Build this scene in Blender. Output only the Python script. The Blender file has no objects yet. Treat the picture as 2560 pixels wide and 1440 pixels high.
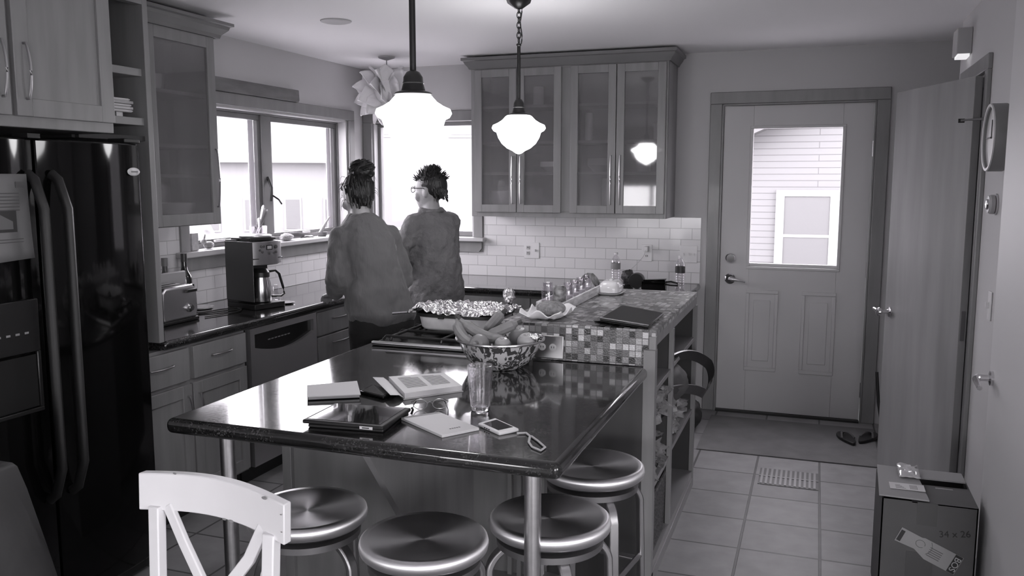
import bpy, bmesh, math, random
from mathutils import Vector, Matrix, noise
R = math.radians; PI = math.pi
SC = bpy.context.scene; COL = SC.collection
SC.view_settings.view_transform = 'Standard'; SC.view_settings.look = 'None'
SC.view_settings.gamma = 1.0; SC.view_settings.use_curve_mapping = False
SC.view_settings.exposure = 0.5
# ---------------------------------------------------------------- camera
F_PX = 2127.0; PITCH = R(7.23); YAW = R(19.64); EYE = 1.60
cam_d = bpy.data.cameras.new('camera'); cam = bpy.data.objects.new('camera', cam_d); COL.objects.link(cam)
cam_d.sensor_width = 36; cam_d.lens = 36 * F_PX / 2560; cam_d.clip_start = .05; cam_d.clip_end = 200
cam.location = (0, 0, EYE); cam.rotation_euler = (PI/2 - PITCH, 0, YAW); SC.camera = cam
def on(u, v, z):        # where the sight line through a photo point meets the level z
    f = Vector((-math.sin(YAW)*math.cos(PITCH), math.cos(YAW)*math.cos(PITCH), -math.sin(PITCH)))
    r = Vector((math.cos(YAW), math.sin(YAW), 0)); up = r.cross(f)
    d = f*F_PX + r*(u-1280) - up*(v-720)
    return Vector((0, 0, EYE)) + d*((z-EYE)/d.z)
# ---------------------------------------------------------------- materials
MATS = {}
def tint(v): return (v, v*.988, v*1.006, 1)
def mat(name, v, rough=.5, metal=0, spec=.5, coat=0, noise_amt=0, noise_scale=20, bump=0, bscale=60, stretch=(1,1,1), bdist=.01, sheen=0, aniso=0, trans=0):
    if name in MATS: return MATS[name]
    m = bpy.data.materials.new(name); m.use_nodes = True; nt = m.node_tree; N = nt.nodes; L = nt.links
    b = N['Principled BSDF']; b.inputs['Base Color'].default_value = tint(v); b.inputs['Roughness'].default_value = rough
    b.inputs['Metallic'].default_value = metal; b.inputs['Specular IOR Level'].default_value = spec
    b.inputs['Coat Weight'].default_value = coat; b.inputs['Coat Roughness'].default_value = .05
    b.inputs['Sheen Weight'].default_value = sheen
    if trans: b.inputs['Transmission Weight'].default_value = trans
    tc = N.new('ShaderNodeTexCoord'); mp = N.new('ShaderNodeMapping'); mp.inputs['Scale'].default_value = stretch
    L.new(tc.outputs['Object'], mp.inputs['Vector'])
    if noise_amt:
        n = N.new('ShaderNodeTexNoise'); n.inputs['Scale'].default_value = noise_scale; n.inputs['Detail'].default_value = 6
        L.new(mp.outputs[0], n.inputs['Vector'])
        cr = N.new('ShaderNodeValToRGB'); cr.color_ramp.elements[0].position = .3; cr.color_ramp.elements[1].position = .7
        cr.color_ramp.elements[0].color = tint(v*(1-noise_amt)); cr.color_ramp.elements[1].color = tint(min(1, v*(1+noise_amt)))
        L.new(n.outputs['Fac'], cr.inputs[0]); L.new(cr.outputs[0], b.inputs['Base Color'])
    if bump:
        n2 = N.new('ShaderNodeTexNoise'); n2.inputs['Scale'].default_value = bscale; n2.inputs['Detail'].default_value = 4
        L.new(mp.outputs[0], n2.inputs['Vector'])
        bp = N.new('ShaderNodeBump'); bp.inputs['Strength'].default_value = bump; bp.inputs['Distance'].default_value = bdist
        L.new(n2.outputs['Fac'], bp.inputs['Height']); L.new(bp.outputs[0], b.inputs['Normal'])
    if aniso:
        b.inputs['Anisotropic'].default_value = aniso
        t = N.new('ShaderNodeTangent'); t.direction_type = 'RADIAL'; t.axis = 'Z'; L.new(t.outputs[0], b.inputs['Tangent'])
    MATS[name] = m; return m
def emit(name, v, s):
    m = mat(name, v); b = m.node_tree.nodes['Principled BSDF']
    b.inputs['Emission Color'].default_value = tint(1); b.inputs['Emission Strength'].default_value = s; return m
def schlick(N, L, f0):      # reflectance that reads the same from both sides of a sheet
    lw = N.new('ShaderNodeLayerWeight'); lw.inputs[0].default_value = .5
    pw = N.new('ShaderNodeMath'); pw.operation = 'POWER'; pw.inputs[1].default_value = 5; L.new(lw.outputs['Facing'], pw.inputs[0])
    ml = N.new('ShaderNodeMath'); ml.operation = 'MULTIPLY_ADD'; ml.inputs[1].default_value = 1-f0; ml.inputs[2].default_value = f0; ml.use_clamp = True
    L.new(pw.outputs[0], ml.inputs[0]); return ml.outputs[0]
def thin_glass(name, refl=.06, tintv=1.0, rough=0.0):
    if name in MATS: return MATS[name]
    m = bpy.data.materials.new(name); m.use_nodes = True; nt = m.node_tree; N = nt.nodes; L = nt.links
    N.remove(N['Principled BSDF']); o = N['Material Output']
    t = N.new('ShaderNodeBsdfTransparent'); t.inputs[0].default_value = tint(tintv)
    g = N.new('ShaderNodeBsdfGlossy'); g.inputs['Roughness'].default_value = rough; g.inputs[0].default_value = (1,1,1,1)
    mx = N.new('ShaderNodeMixShader'); L.new(schlick(N, L, refl), mx.inputs[0])
    L.new(t.outputs[0], mx.inputs[1]); L.new(g.outputs[0], mx.inputs[2]); L.new(mx.outputs[0], o.inputs[0])
    MATS[name] = m; return m
def nodes_of(m): return m.node_tree.nodes, m.node_tree.links
def brick_mat(name, v, grout, bw, bh, mort, rough, axes, offset=.5, var=.06, bump=.4, squash=1, coat=0, wob=0, off=(0,0)):
    m = mat(name, v, rough, coat=coat); N, L = nodes_of(m); b = N['Principled BSDF']
    tc = N.new('ShaderNodeTexCoord'); sx = N.new('ShaderNodeSeparateXYZ'); cx = N.new('ShaderNodeCombineXYZ')
    L.new(tc.outputs['Object'], sx.inputs[0])
    for i, a in enumerate(axes):
        ad = N.new('ShaderNodeMath'); ad.operation = 'ADD'; ad.inputs[1].default_value = off[i]
        L.new(sx.outputs[a], ad.inputs[0]); L.new(ad.outputs[0], cx.inputs[i])
    br = N.new('ShaderNodeTexBrick'); br.inputs['Scale'].default_value = 1; br.offset = offset; br.squash = squash
    br.inputs['Brick Width'].default_value = bw; br.inputs['Row Height'].default_value = bh
    br.inputs['Mortar Size'].default_value = mort; br.inputs['Mortar Smooth'].default_value = .2; br.inputs['Bias'].default_value = 0
    br.inputs['Color1'].default_value = tint(v*(1-var)); br.inputs['Color2'].default_value = tint(v*(1+var)); br.inputs['Mortar'].default_value = tint(grout)
    L.new(cx.outputs[0], br.inputs['Vector'])
    col = br.outputs['Color']
    if wob:
        n = N.new('ShaderNodeTexNoise'); n.inputs['Scale'].default_value = 9; n.inputs['Detail'].default_value = 5; L.new(tc.outputs['Object'], n.inputs['Vector'])
        mr = N.new('ShaderNodeMapRange'); mr.inputs[1].default_value = .3; mr.inputs[2].default_value = .7; mr.inputs[3].default_value = 1-wob; mr.inputs[4].default_value = 1+wob
        L.new(n.outputs['Fac'], mr.inputs[0])
        vm = N.new('ShaderNodeVectorMath'); vm.operation = 'SCALE'; L.new(col, vm.inputs[0]); L.new(mr.outputs[0], vm.inputs[3]); col = vm.outputs[0]
    L.new(col, b.inputs['Base Color'])
    bp = N.new('ShaderNodeBump'); bp.invert = True; bp.inputs['Strength'].default_value = bump; bp.inputs['Distance'].default_value = .004
    L.new(br.outputs['Fac'], bp.inputs['Height']); L.new(bp.outputs[0], b.inputs['Normal'])
    return m
def mosaic_mat(name, axes, pitch=.0255):
    m = mat(name, .3, .18, coat=.3); N, L = nodes_of(m); b = N['Principled BSDF']
    tc = N.new('ShaderNodeTexCoord'); sx = N.new('ShaderNodeSeparateXYZ'); L.new(tc.outputs['Object'], sx.inputs[0])
    cx = N.new('ShaderNodeCombineXYZ'); fr = []
    for i, a in enumerate(axes):
        d = N.new('ShaderNodeMath'); d.operation = 'DIVIDE'; d.inputs[1].default_value = pitch; L.new(sx.outputs[a], d.inputs[0])
        fl = N.new('ShaderNodeMath'); fl.operation = 'FLOOR'; L.new(d.outputs[0], fl.inputs[0]); L.new(fl.outputs[0], cx.inputs[i])
        f = N.new('ShaderNodeMath'); f.operation = 'FRACT'; L.new(d.outputs[0], f.inputs[0])
        s = N.new('ShaderNodeMath'); s.operation = 'SUBTRACT'; s.inputs[1].default_value = .5; L.new(f.outputs[0], s.inputs[0])
        ab = N.new('ShaderNodeMath'); ab.operation = 'ABSOLUTE'; L.new(s.outputs[0], ab.inputs[0])
        fr.append(ab.outputs[0])
    mxx = N.new('ShaderNodeMath'); mxx.operation = 'MAXIMUM'; L.new(fr[0], mxx.inputs[0]); L.new(fr[1], mxx.inputs[1])
    gt = N.new('ShaderNodeMath'); gt.operation = 'GREATER_THAN'; gt.inputs[1].default_value = .44; L.new(mxx.outputs[0], gt.inputs[0])
    wn = N.new('ShaderNodeTexWhiteNoise'); L.new(cx.outputs[0], wn.inputs['Vector'])
    cr = N.new('ShaderNodeValToRGB'); cr.color_ramp.interpolation = 'CONSTANT'
    E_ = [(0,.04),(.12,.2),(.3,.1),(.42,.3),(.6,.16),(.72,.45),(.86,.24),(.93,.6)]
    el = cr.color_ramp.elements; el[0].color = tint(E_[0][1]); el[1].position = E_[1][0]; el[1].color = tint(E_[1][1])
    for p, c in E_[2:]:
        q = el.new(p); q.color = tint(c)
    L.new(wn.outputs['Value'], cr.inputs[0])
    mx = N.new('ShaderNodeMix'); mx.data_type = 'RGBA'; L.new(gt.outputs[0], mx.inputs[0]); L.new(cr.outputs[0], mx.inputs[6]); mx.inputs[7].default_value = tint(.13)
    L.new(mx.outputs[2], b.inputs['Base Color'])
    n = N.new('ShaderNodeTexNoise'); n.inputs['Scale'].default_value = 160; L.new(tc.outputs['Object'], n.inputs['Vector'])
    ms = N.new('ShaderNodeMath'); ms.operation = 'MULTIPLY_ADD'; ms.inputs[1].default_value = -1.5; L.new(gt.outputs[0], ms.inputs[0]); L.new(n.outputs['Fac'], ms.inputs[2])
    bp = N.new('ShaderNodeBump'); bp.inputs['Strength'].default_value = .5; bp.inputs['Distance'].default_value = .003
    L.new(ms.outputs[0], bp.inputs['Height']); L.new(bp.outputs[0], b.inputs['Normal'])
    return m
M_WALL = mat('wall_paint', .50, .75, bump=.05, bscale=200)
M_CEIL = mat('ceiling_paint', .86, .8, bump=.05, bscale=150)
M_WOOD = mat('maple_wood', .22, .38, noise_amt=.12, noise_scale=3, stretch=(6,6,.7), coat=.08)
M_WOODH = mat('maple_wood_across', .235, .38, noise_amt=.12, noise_scale=3, stretch=(.8,.8,6), coat=.08)
M_TRIM = mat('wood_trim', .235, .4, noise_amt=.1, noise_scale=3, stretch=(5,5,1), coat=.1)
M_CROWN = mat('crown_wood', .17, .4, noise_amt=.1, noise_scale=3)
M_IN = mat('cabinet_interior', .16, .6)
M_STEEL = mat('brushed_steel', .45, .3, 1)
M_STEELD = mat('satin_steel', .33, .33, 1)
M_CHROME = mat('chrome', .7, .12, 1)
M_ALU = mat('spun_aluminium', .9, .42, 1, aniso=.8)
M_ALUL = mat('aluminium_leg', .42, .4, 1)
M_BLACK = mat('gloss_black', .003, .07, spec=.3)
M_BLK = mat('matte_black', .012, .45)
M_IRON = mat('cast_iron', .015, .4)
M_DOOR = mat('painted_door', .50, .45)
M_WHITE = mat('white_paint', .86, .35, noise_amt=.02, noise_scale=8)
M_PLASTIC = mat('white_plastic', .7, .35)
M_PAPER = mat('paper', .6, .7)
M_GREYP = mat('grey_paper', .38, .7)
M_PRINT = mat('print_ink', .12, .7)
M_PORC = mat('porcelain', .75, .15, coat=.5)
M_GLASS = thin_glass('window_glass', .012)
M_JAR = thin_glass('jar_glass', .1, .93, .02)
M_CLOTH = mat('white_cloth', .88, .85, bump=.3, bscale=30)
M_SKIN = mat('skin', .34, .5, noise_amt=.05, noise_scale=15)
M_HAIR = mat('dark_hair', .012, .45, bump=.8, bscale=60, stretch=(1,1,.2))
M_FLOOR = brick_mat('floor_tile', .26, .09, .335, .335, .006, .52, (0,1), offset=0, var=.07, bump=.6, wob=.12, off=(.26+.335*20, -.331+.335*30))
M_SUBW = brick_mat('subway_tile_back', .72, .50, .152, .0765, .0022, .12, (0,2), var=.03, bump=.6, coat=.3, off=(10,-.885+7.65))
M_SUBL = brick_mat('subway_tile_side', .72, .50, .152, .0765, .0022, .12, (1,2), var=.03, bump=.6, coat=.3, off=(10,-.885+7.65))
M_MOST = mosaic_mat('mosaic_top', (0,1)); M_MOSF = mosaic_mat('mosaic_front', (0,2)); M_MOSS = mosaic_mat('mosaic_side', (1,2))
def granite():
    m = mat('granite', .02, .1, coat=.6); N, L = nodes_of(m); b = N['Principled BSDF']
    tc = N.new('ShaderNodeTexCoord'); v = N.new('ShaderNodeTexVoronoi'); v.inputs['Scale'].default_value = 260; L.new(tc.outputs['Object'], v.inputs['Vector'])
    wn = N.new('ShaderNodeTexWhiteNoise'); L.new(v.outputs['Color'], wn.inputs['Vector'])
    n = N.new('ShaderNodeTexNoise'); n.inputs['Scale'].default_value = 14; n.inputs['Detail'].default_value = 8; L.new(tc.outputs['Object'], n.inputs['Vector'])
    mu = N.new('ShaderNodeMath'); mu.operation = 'MULTIPLY'; L.new(wn.outputs['Value'], mu.inputs[0]); L.new(n.outputs['Fac'], mu.inputs[1])
    cr = N.new('ShaderNodeValToRGB'); e = cr.color_ramp.elements; e[0].position = .15; e[0].color = tint(.008); e[1].position = .66; e[1].color = tint(.085)
    q = e.new(.42); q.color = tint(.018)
    L.new(mu.outputs[0], cr.inputs[0]); L.new(cr.outputs[0], b.inputs['Base Color'])
    n2 = N.new('ShaderNodeTexNoise'); n2.inputs['Scale'].default_value = 120; L.new(tc.outputs['Object'], n2.inputs['Vector'])
    mr = N.new('ShaderNodeMapRange'); mr.inputs[3].default_value = .05; mr.inputs[4].default_value = .2; L.new(n2.outputs['Fac'], mr.inputs[0]); L.new(mr.outputs[0], b.inputs['Roughness'])
    return m
M_GRAN = granite()
def speckle():
    m = mat('speckled_enamel', .6, .15, coat=.5); N, L = nodes_of(m); b = N['Principled BSDF']
    tc = N.new('ShaderNodeTexCoord'); n = N.new('ShaderNodeTexNoise'); n.inputs['Scale'].default_value = 42; n.inputs['Detail'].default_value = 2; n.inputs['Distortion'].default_value = 1.2
    mp = N.new('ShaderNodeMapping'); mp.inputs['Scale'].default_value = (1,1,.7); L.new(tc.outputs['Object'], mp.inputs[0]); L.new(mp.outputs[0], n.inputs['Vector'])
    cr = N.new('ShaderNodeValToRGB'); e = cr.color_ramp.elements; e[0].position = .47; e[0].color = tint(.06); e[1].position = .51; e[1].color = tint(.55)
    L.new(n.outputs['Fac'], cr.inputs[0]); L.new(cr.outputs[0], b.inputs['Base Color']); return m
M_SPECK = speckle()
# ---------------------------------------------------------------- mesh building
OFF = {}
class MB:
    def __init__(s): s.V = []; s.F = []; s.sharp = 35; s.bev = 0; s.bseg = 2
    def add(s, vs, fs):
        n = len(s.V); s.V += [Vector(v) for v in vs]; s.F += [tuple(i+n for i in f) for f in fs]; return s
    def box(s, x0, x1, y0, y1, z0, z1, m=None):
        vs = [Vector((x, y, z)) for z in (z0, z1) for y in (y0, y1) for x in (x0, x1)]
        if m: vs = [m @ v for v in vs]
        return s.add(vs, [(0,2,3,1),(4,5,7,6),(0,1,5,4),(2,6,7,3),(0,4,6,2),(1,3,7,5)])
    def prism(s, pts, axis, a, b, m=None):       # pts: 2-D outline in the other two axes
        def P(p, c):
            v = {'x': (c, p[0], p[1]), 'y': (p[0], c, p[1]), 'z': (p[0], p[1], c)}[axis]; v = Vector(v); return m @ v if m else v
        n = len(pts); vs = [P(p, a) for p in pts] + [P(p, b) for p in pts]
        return s.add(vs, [tuple(range(n))[::-1], tuple(range(n, 2*n))] + [(i, (i+1) % n, n+(i+1) % n, n+i) for i in range(n)])
    def rings(s, rs, close=True, cap=True):
        n = len(rs[0]); vs = [p for r in rs for p in r]; fs = []
        for k in range(len(rs)-1):
            for i in range(n if close else n-1):
                j = (i+1) % n; fs.append((k*n+i, k*n+j, (k+1)*n+j, (k+1)*n+i))
        if cap: fs += [tuple(range(n))[::-1], tuple(range((len(rs)-1)*n, len(rs)*n))]
        return s.add(vs, fs)
    def lathe(s, prof, c=(0,0,0), seg=32, m=None, cap=True):
        c = Vector(c); rs = []
        for r, z in prof:
            ring = [c + Vector((r*math.cos(2*PI*i/seg), r*math.sin(2*PI*i/seg), z)) for i in range(seg)]
            rs.append([m @ p for p in ring] if m else ring)
        return s.rings(rs, cap=cap)
    def tube(s, pts, r, seg=8, closed=False, flat=1.0, upv=(0,0,1)):
        pts = [Vector(p) for p in pts]; n = len(pts); rs = []; up = Vector(upv)
        rr = r if isinstance(r, (list, tuple)) else [r]*n
        for i, p in enumerate(pts):
            t = (pts[(i+1) % n]-pts[i-1]) if closed else (pts[min(i+1, n-1)]-pts[max(i-1, 0)])
            t.normalize(); a = t.cross(up)
            if a.length < 1e-3: a = t.cross(Vector((1, 0, 0)) if abs(t.x) < .9 else Vector((0,1,0)))
            a.normalize(); b = a.cross(t)
            rs.append([p + (a*math.cos(2*PI*k/seg) + b*math.sin(2*PI*k/seg)*flat)*rr[i] for k in range(seg)])
        if closed: rs.append(rs[0]); return s.rings(rs, cap=False)
        return s.rings(rs)
    def ell(s, path, seg=20):                     # path of (centre, rx, ry, rotz): stacked ellipses
        rs = []
        for c, rx, ry in path:
            rs.append([Vector(c)+Vector((rx*math.cos(2*PI*k/seg), ry*math.sin(2*PI*k/seg), 0)) for k in range(seg)])
        return s.rings(rs)
    def sphere(s, c, r, seg=20, rg=12, sc=(1,1,1), m=None):
        c = Vector(c); rs = []
        for j in range(1, rg):
            th = PI*j/rg
            ring = [c+Vector((r*sc[0]*math.sin(th)*math.cos(2*PI*i/seg), r*sc[1]*math.sin(th)*math.sin(2*PI*i/seg), r*sc[2]*math.cos(th))) for i in range(seg)]
            rs.append([m @ p for p in ring] if m else ring)
        return s.rings(rs)
    def xf(s, m, start=0):
        for i in range(start, len(s.V)): s.V[i] = m @ s.V[i]
        return s
    def build(s, name, material, parent=None, raw=False):
        me = bpy.data.meshes.new(name); o = bpy.data.objects.new(name, me)
        vs = s.V; off = Vector((0,0,0))
        if parent is None and not raw:
            xs = [v.x for v in vs]; ys = [v.y for v in vs]; zs = [v.z for v in vs]
            off = Vector(((min(xs)+max(xs))/2, (min(ys)+max(ys))/2, min(zs)))
        me.from_pydata([tuple(v-off) for v in vs], [], s.F)
        bm = bmesh.new(); bm.from_mesh(me); bmesh.ops.recalc_face_normals(bm, faces=bm.faces); bm.to_mesh(me); bm.free()
        for p in me.polygons: p.use_smooth = True
        me.set_sharp_from_angle(angle=R(s.sharp))
        me.materials.append(material); COL.objects.link(o)
        if parent is None: o.location = off; OFF[o.name] = off
        else:
            o.parent = parent
            q = OFF.get(parent.name)
            if q is not None: o.matrix_parent_inverse = Matrix.Translation(-q)
        if s.bev:
            b = o.modifiers.new('bevel', 'BEVEL'); b.width = s.bev; b.segments = s.bseg; b.limit_method = 'ANGLE'; b.angle_limit = R(50)
        return o
def bx(*a, bev=0, m=None):
    b = MB(); b.box(*a, m=m); b.bev = bev; return b
def tag(o, label, cat, group=None, kind=None):
    o['label'] = label; o['category'] = cat
    if group: o['group'] = group
    if kind: o['kind'] = kind
    return o
def world_thing(name, loc, label, cat, group=None, kind=None):      # parts given in room coordinates
    o = bpy.data.objects.new(name, None); COL.objects.link(o); o.location = loc; OFF[o.name] = Vector(loc); o.empty_display_size = .1
    return tag(o, label, cat, group, kind)
def thing(name, loc, rz, label, cat, group=None):                   # parts given about the thing's own base
    o = bpy.data.objects.new(name, None); COL.objects.link(o); o.location = loc; o.rotation_euler = (0, 0, rz); o.empty_display_size = .1
    return tag(o, label, cat, group)
def copy_tree(o, parent=None):
    c = o.copy(); COL.objects.link(c)
    if parent: c.parent = parent
    for ch in list(o.children): copy_tree(ch, c)
    return c
def struct(b, name, m, label, cat, raw=False):
    return tag(b.build(name, m, raw=raw), label, cat, kind='structure')
def text(s, size, m, parent, mtx, name='lettering', depth=.0004, font_sc=(1,1)):
    cu = bpy.data.curves.new(name, 'FONT'); cu.body = s; cu.size = size; cu.extrude = depth; cu.align_x = 'CENTER'; cu.align_y = 'CENTER'
    t = bpy.data.objects.new(name, cu); COL.objects.link(t); bpy.context.view_layer.update()
    me = bpy.data.meshes.new_from_object(t); bpy.data.objects.remove(t)
    o = bpy.data.objects.new(name, me); COL.objects.link(o); me.materials.clear(); me.materials.append(m)
    me.transform(mtx @ Matrix.Diagonal((font_sc[0], font_sc[1], 1, 1)))
    if parent:
        o.parent = parent; q = OFF.get(parent.name)
        if q is not None: o.matrix_parent_inverse = Matrix.Translation(-q)
    return o
def bez(p0, p1, p2, n=12, p3=None):
    out = []
    for i in range(n+1):
        t = i/n
        if p3 is None: out.append(Vector(p0)*(1-t)**2+Vector(p1)*2*t*(1-t)+Vector(p2)*t*t)
        else: out.append(Vector(p0)*(1-t)**3+Vector(p1)*3*t*(1-t)**2+Vector(p2)*3*t*t*(1-t)+Vector(p3)*t**3)
    return out
# ================================================================ room shell
FLOOR = struct(bx(-3.5, 2.72, -2.72, 6.1, -.1, 0), 'floor', M_FLOOR, 'square pale stone tile floor with dark grout', 'floor', raw=True)
struct(bx(-3.5, 2.72, -2.72, 6.1, 2.45, 2.6), 'ceiling', M_CEIL, 'flat pale painted ceiling', 'ceiling')
def wall_with_holes(axis, a, b, lo, hi, holes, zt=2.45):
    w = MB(); cur = lo
    def put(u0, u1, z0, z1):
        if axis == 'x': w.box(a, b, u0, u1, z0, z1)
        else: w.box(u0, u1, a, b, z0, z1)
    for (h0, h1, z0, z1) in holes:
        put(cur, h0, 0, zt)
        if z0 > 0: put(h0, h1, 0, z0)
        put(h0, h1, z1, zt); cur = h1
    put(cur, hi, 0, zt); return w
struct(wall_with_holes('x', -3.5, -3.36, -2.72, 6.1, [(3.93, 5.72, 1.18, 2.05)]), 'wall_left', M_WALL, 'grey painted wall with the wide two-sash window', 'wall')
struct(wall_with_holes('y', 5.964, 6.1, -3.36, 1.7, [(-3.29, -2.43, 1.17, 2.04), (-.625, .335, 0, 2.105)]), 'wall_back', M_WALL, 'grey painted back wall with window and glazed door', 'wall')
struct(wall_with_holes('x', .7, .82, 2.6, 5.27, [(4.375, 5.03, 0, 2.09)]), 'wall_right', M_WALL, 'grey painted right wall carrying the round clock', 'wall')
w = bx(1.6, 1.72, 2.72, 5.964, 0, 2.45)
struct(w, 'wall_hall', M_WALL, 'hallway wall beyond the open wooden door', 'wall')
struct(bx(.82, 2.72, 2.6, 2.72, 0, 2.45), 'wall_return', M_WALL, 'short wall returning beside the dining area', 'wall')
struct(wall_with_holes('x', 2.6, 2.72, -2.6, 2.6, [(-.8, .8, .9, 2.1)]), 'wall_right_near', M_WALL, 'dining area side wall with window', 'wall')
struct(wall_with_holes('y', -2.72, -2.6, -3.36, 2.72, [(-3.15, -1.3, .5, 1.55), (.8, 2.5, .3, 2.3)]), 'wall_front', M_WALL, 'dining area wall with wide window', 'wall')
# ---- casings
def casing(b, axis, at, u0, u1, z0, z1, wd, th, sides='LRT', out=1):
    def put(a0, a1, c0, c1):
        lo, hi = sorted((at, at+out*th))
        if axis == 'x': b.box(lo, hi, a0, a1, c0, c1)
        else: b.box(a0, a1, lo, hi, c0, c1)
    if 'L' in sides: put(u0-wd, u0, z0, z1)
    if 'R' in sides: put(u1, u1+wd, z0, z1)
    if 'T' in sides: put(u0-wd, u1+wd, z1, z1+wd)
    b.bev = .004; return b
t1 = casing(MB(), 'x', -3.36, 3.93, 5.72, 1.195, 2.045, .075, .02)
struct(t1, 'trim_1', M_TRIM, 'wooden casing around the left wall window', 'window trim')
t2 = casing(MB(), 'y', 5.964, -3.28, -2.43, 1.17, 2.04, .075, .02, out=-1)
struct(t2, 'trim_2', M_TRIM, 'wooden casing around the corner window on the back wall', 'window trim')
t3 = casing(MB(), 'y', 5.964, -.625, .335, 0, 2.105, .078, .02, out=-1)
t3.box(-.625, -.612, 5.945, 6.08, 0, 2.105); t3.box(.322, .335, 5.945, 6.08, 0, 2.105); t3.box(-.625, .335, 5.945, 6.08, 2.092, 2.105)
struct(t3, 'trim_3', M_TRIM, 'dark wooden casing around the glazed back door', 'door trim')
t4 = casing(MB(), 'x', .7, 4.375, 5.03, 0, 2.085, .07, .02, out=-1)
t4.box(.7, .82, 4.375, 4.39, 0, 2.085); t4.box(.7, .82, 5.015, 5.03, 0, 2.085); t4.box(.7, .82, 4.375, 5.03, 2.07, 2.085)
struct(t4, 'trim_4', M_TRIM, 'wooden casing around the open interior door', 'door trim')
struct(bx(.46, 1.6, 5.945, 5.964, 0, .1), 'baseboard_back', M_TRIM, 'low wooden baseboard right of the back door', 'baseboard')
# ---- window sills
def sill(name, boxes, label):
    b = MB()
    for q in boxes: b.box(*q)
    b.bev = .006; return struct(b, name, mat('sill_paint', .5, .35), label, 'window sill')
sill('trim_5', [(-3.48, -3.29, 3.82, 5.83, 1.165, 1.197)], 'pale sill board under the left wall window')
sill('trim_6', [(-3.352, -2.33, 5.89, 6.0, 1.142, 1.172)], 'pale sill board under the corner window')
b = bx(-3.352, -3.335, 3.86, 5.79, 1.085, 1.165, bev=.004); struct(b, 'trim_7', M_TRIM, 'wooden apron board below the left window sill', 'window trim')
b = MB(); b.prism([(-3.35, 1.142), (-3.35, 1.062), (-2.385, 1.062), (-2.36, 1.09), (-2.36, 1.142)], 'y', 5.935, 5.952); struct(b, 'trim_8', M_TRIM, 'wooden apron board below the corner window sill', 'window trim')
# ---- window 1 (left): frame, two sashes, mullion, latches
W1 = world_thing('window_1', (-3.46, 4.82, 1.197), 'wide two-sash casement window over the left counter', 'window', kind='structure')
M_FRAME = mat('window_frame', .17, .4, noise_amt=.1, noise_scale=5)
M_SASHV = mat('vinyl_sash', .62, .4)
b = MB(); X0, X1 = -3.49, -3.43
for q in [(3.93, 5.72, 1.197, 1.222), (3.93, 5.72, 2.02, 2.05), (3.93, 3.95, 1.222, 2.02), (5.69, 5.72, 1.222, 2.02), (4.755, 4.85, 1.222, 2.02)]: b.box(X0, X1, *q)
b.bev = .003; b.build('window_frame', M_FRAME, W1)
for y0, y1, side in ((3.95, 4.755, 1), (4.85, 5.69, 1)):
    b = MB()
    for q in [(y0, y1, 1.222, 1.245), (y0, y1, 1.985, 2.02), (y0, y0+.03, 1.245, 1.985), (y1-.03, y1, 1.245, 1.985)]: b.box(-3.475, -3.445, *q)
    b.bev = .003; s_ = b.build('sash', M_FRAME, W1)
    b = bx(-3.463, -3.457, y0+.03, y1-.03, 1.245, 1.985); b.build('pane', M_GLASS, s_)
    b = MB(); b.box(-3.482, -3.476, y1-.085, y1-.03, 1.245, 1.985); b.box(-3.486, -3.478, y1-.062, y1-.05, 1.245, 1.985)
    b.build('screen_rail', M_SASHV, s_)
b = MB(); b.tube([(-3.43, 4.80, 1.62), (-3.40, 4.80, 1.55), (-3.40, 4.79, 1.46)], .009); b.build('latch', M_BLK, W1)
b = MB(); b.tube([(-3.44, 4.86, 1.50), (-3.41, 4.89, 1.47), (-3.41, 4.92, 1.44)], .006); b.build('latch', M_BLK, W1)
b = MB(); b.box(-3.44, -3.425, 4.25, 4.35, 1.225, 1.24); b.box(-3.44, -3.425, 5.2, 5.28, 1.225, 1.24); b.build('crank_cover', M_SASHV, W1)
b = MB(); b.box(-3.475, -3.362, 5.700, 5.719, 1.2, 2.04); b.box(-3.475, -3.362, 3.931, 3.95, 1.2, 2.04); b.box(-3.43, -3.362, 3.95, 5.70, 2.03, 2.049); b.build('jamb', mat('jamb_paint', .5, .4), W1)
# ---- window 2 (corner, back wall)
W2 = world_thing('window_2', (-2.86, 6.05, 1.172), 'single pane corner window beside the glass-front cabinets', 'window', kind='structure')
b = MB()
for q in [(-3.29, -2.43, 1.172, 1.21), (-3.29, -2.43, 2.01, 2.04), (-3.29, -3.245, 1.21, 2.01), (-2.46, -2.43, 1.21, 2.01)]: b.box(q[0], q[1], 6.03, 6.08, q[2], q[3])
b.bev = .003; fr = b.build('window_frame', M_FRAME, W2)
bx(-3.245, -2.46, 6.05, 6.056, 1.21, 2.01).build('pane', M_GLASS, W2)
b = MB(); b.box(-3.289, -3.27, 5.97, 6.03, 1.175, 2.03); b.box(-2.449, -2.431, 5.97, 6.03, 1.175, 2.03); b.build('jamb', mat('jamb_paint', .5, .4), W2)
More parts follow.
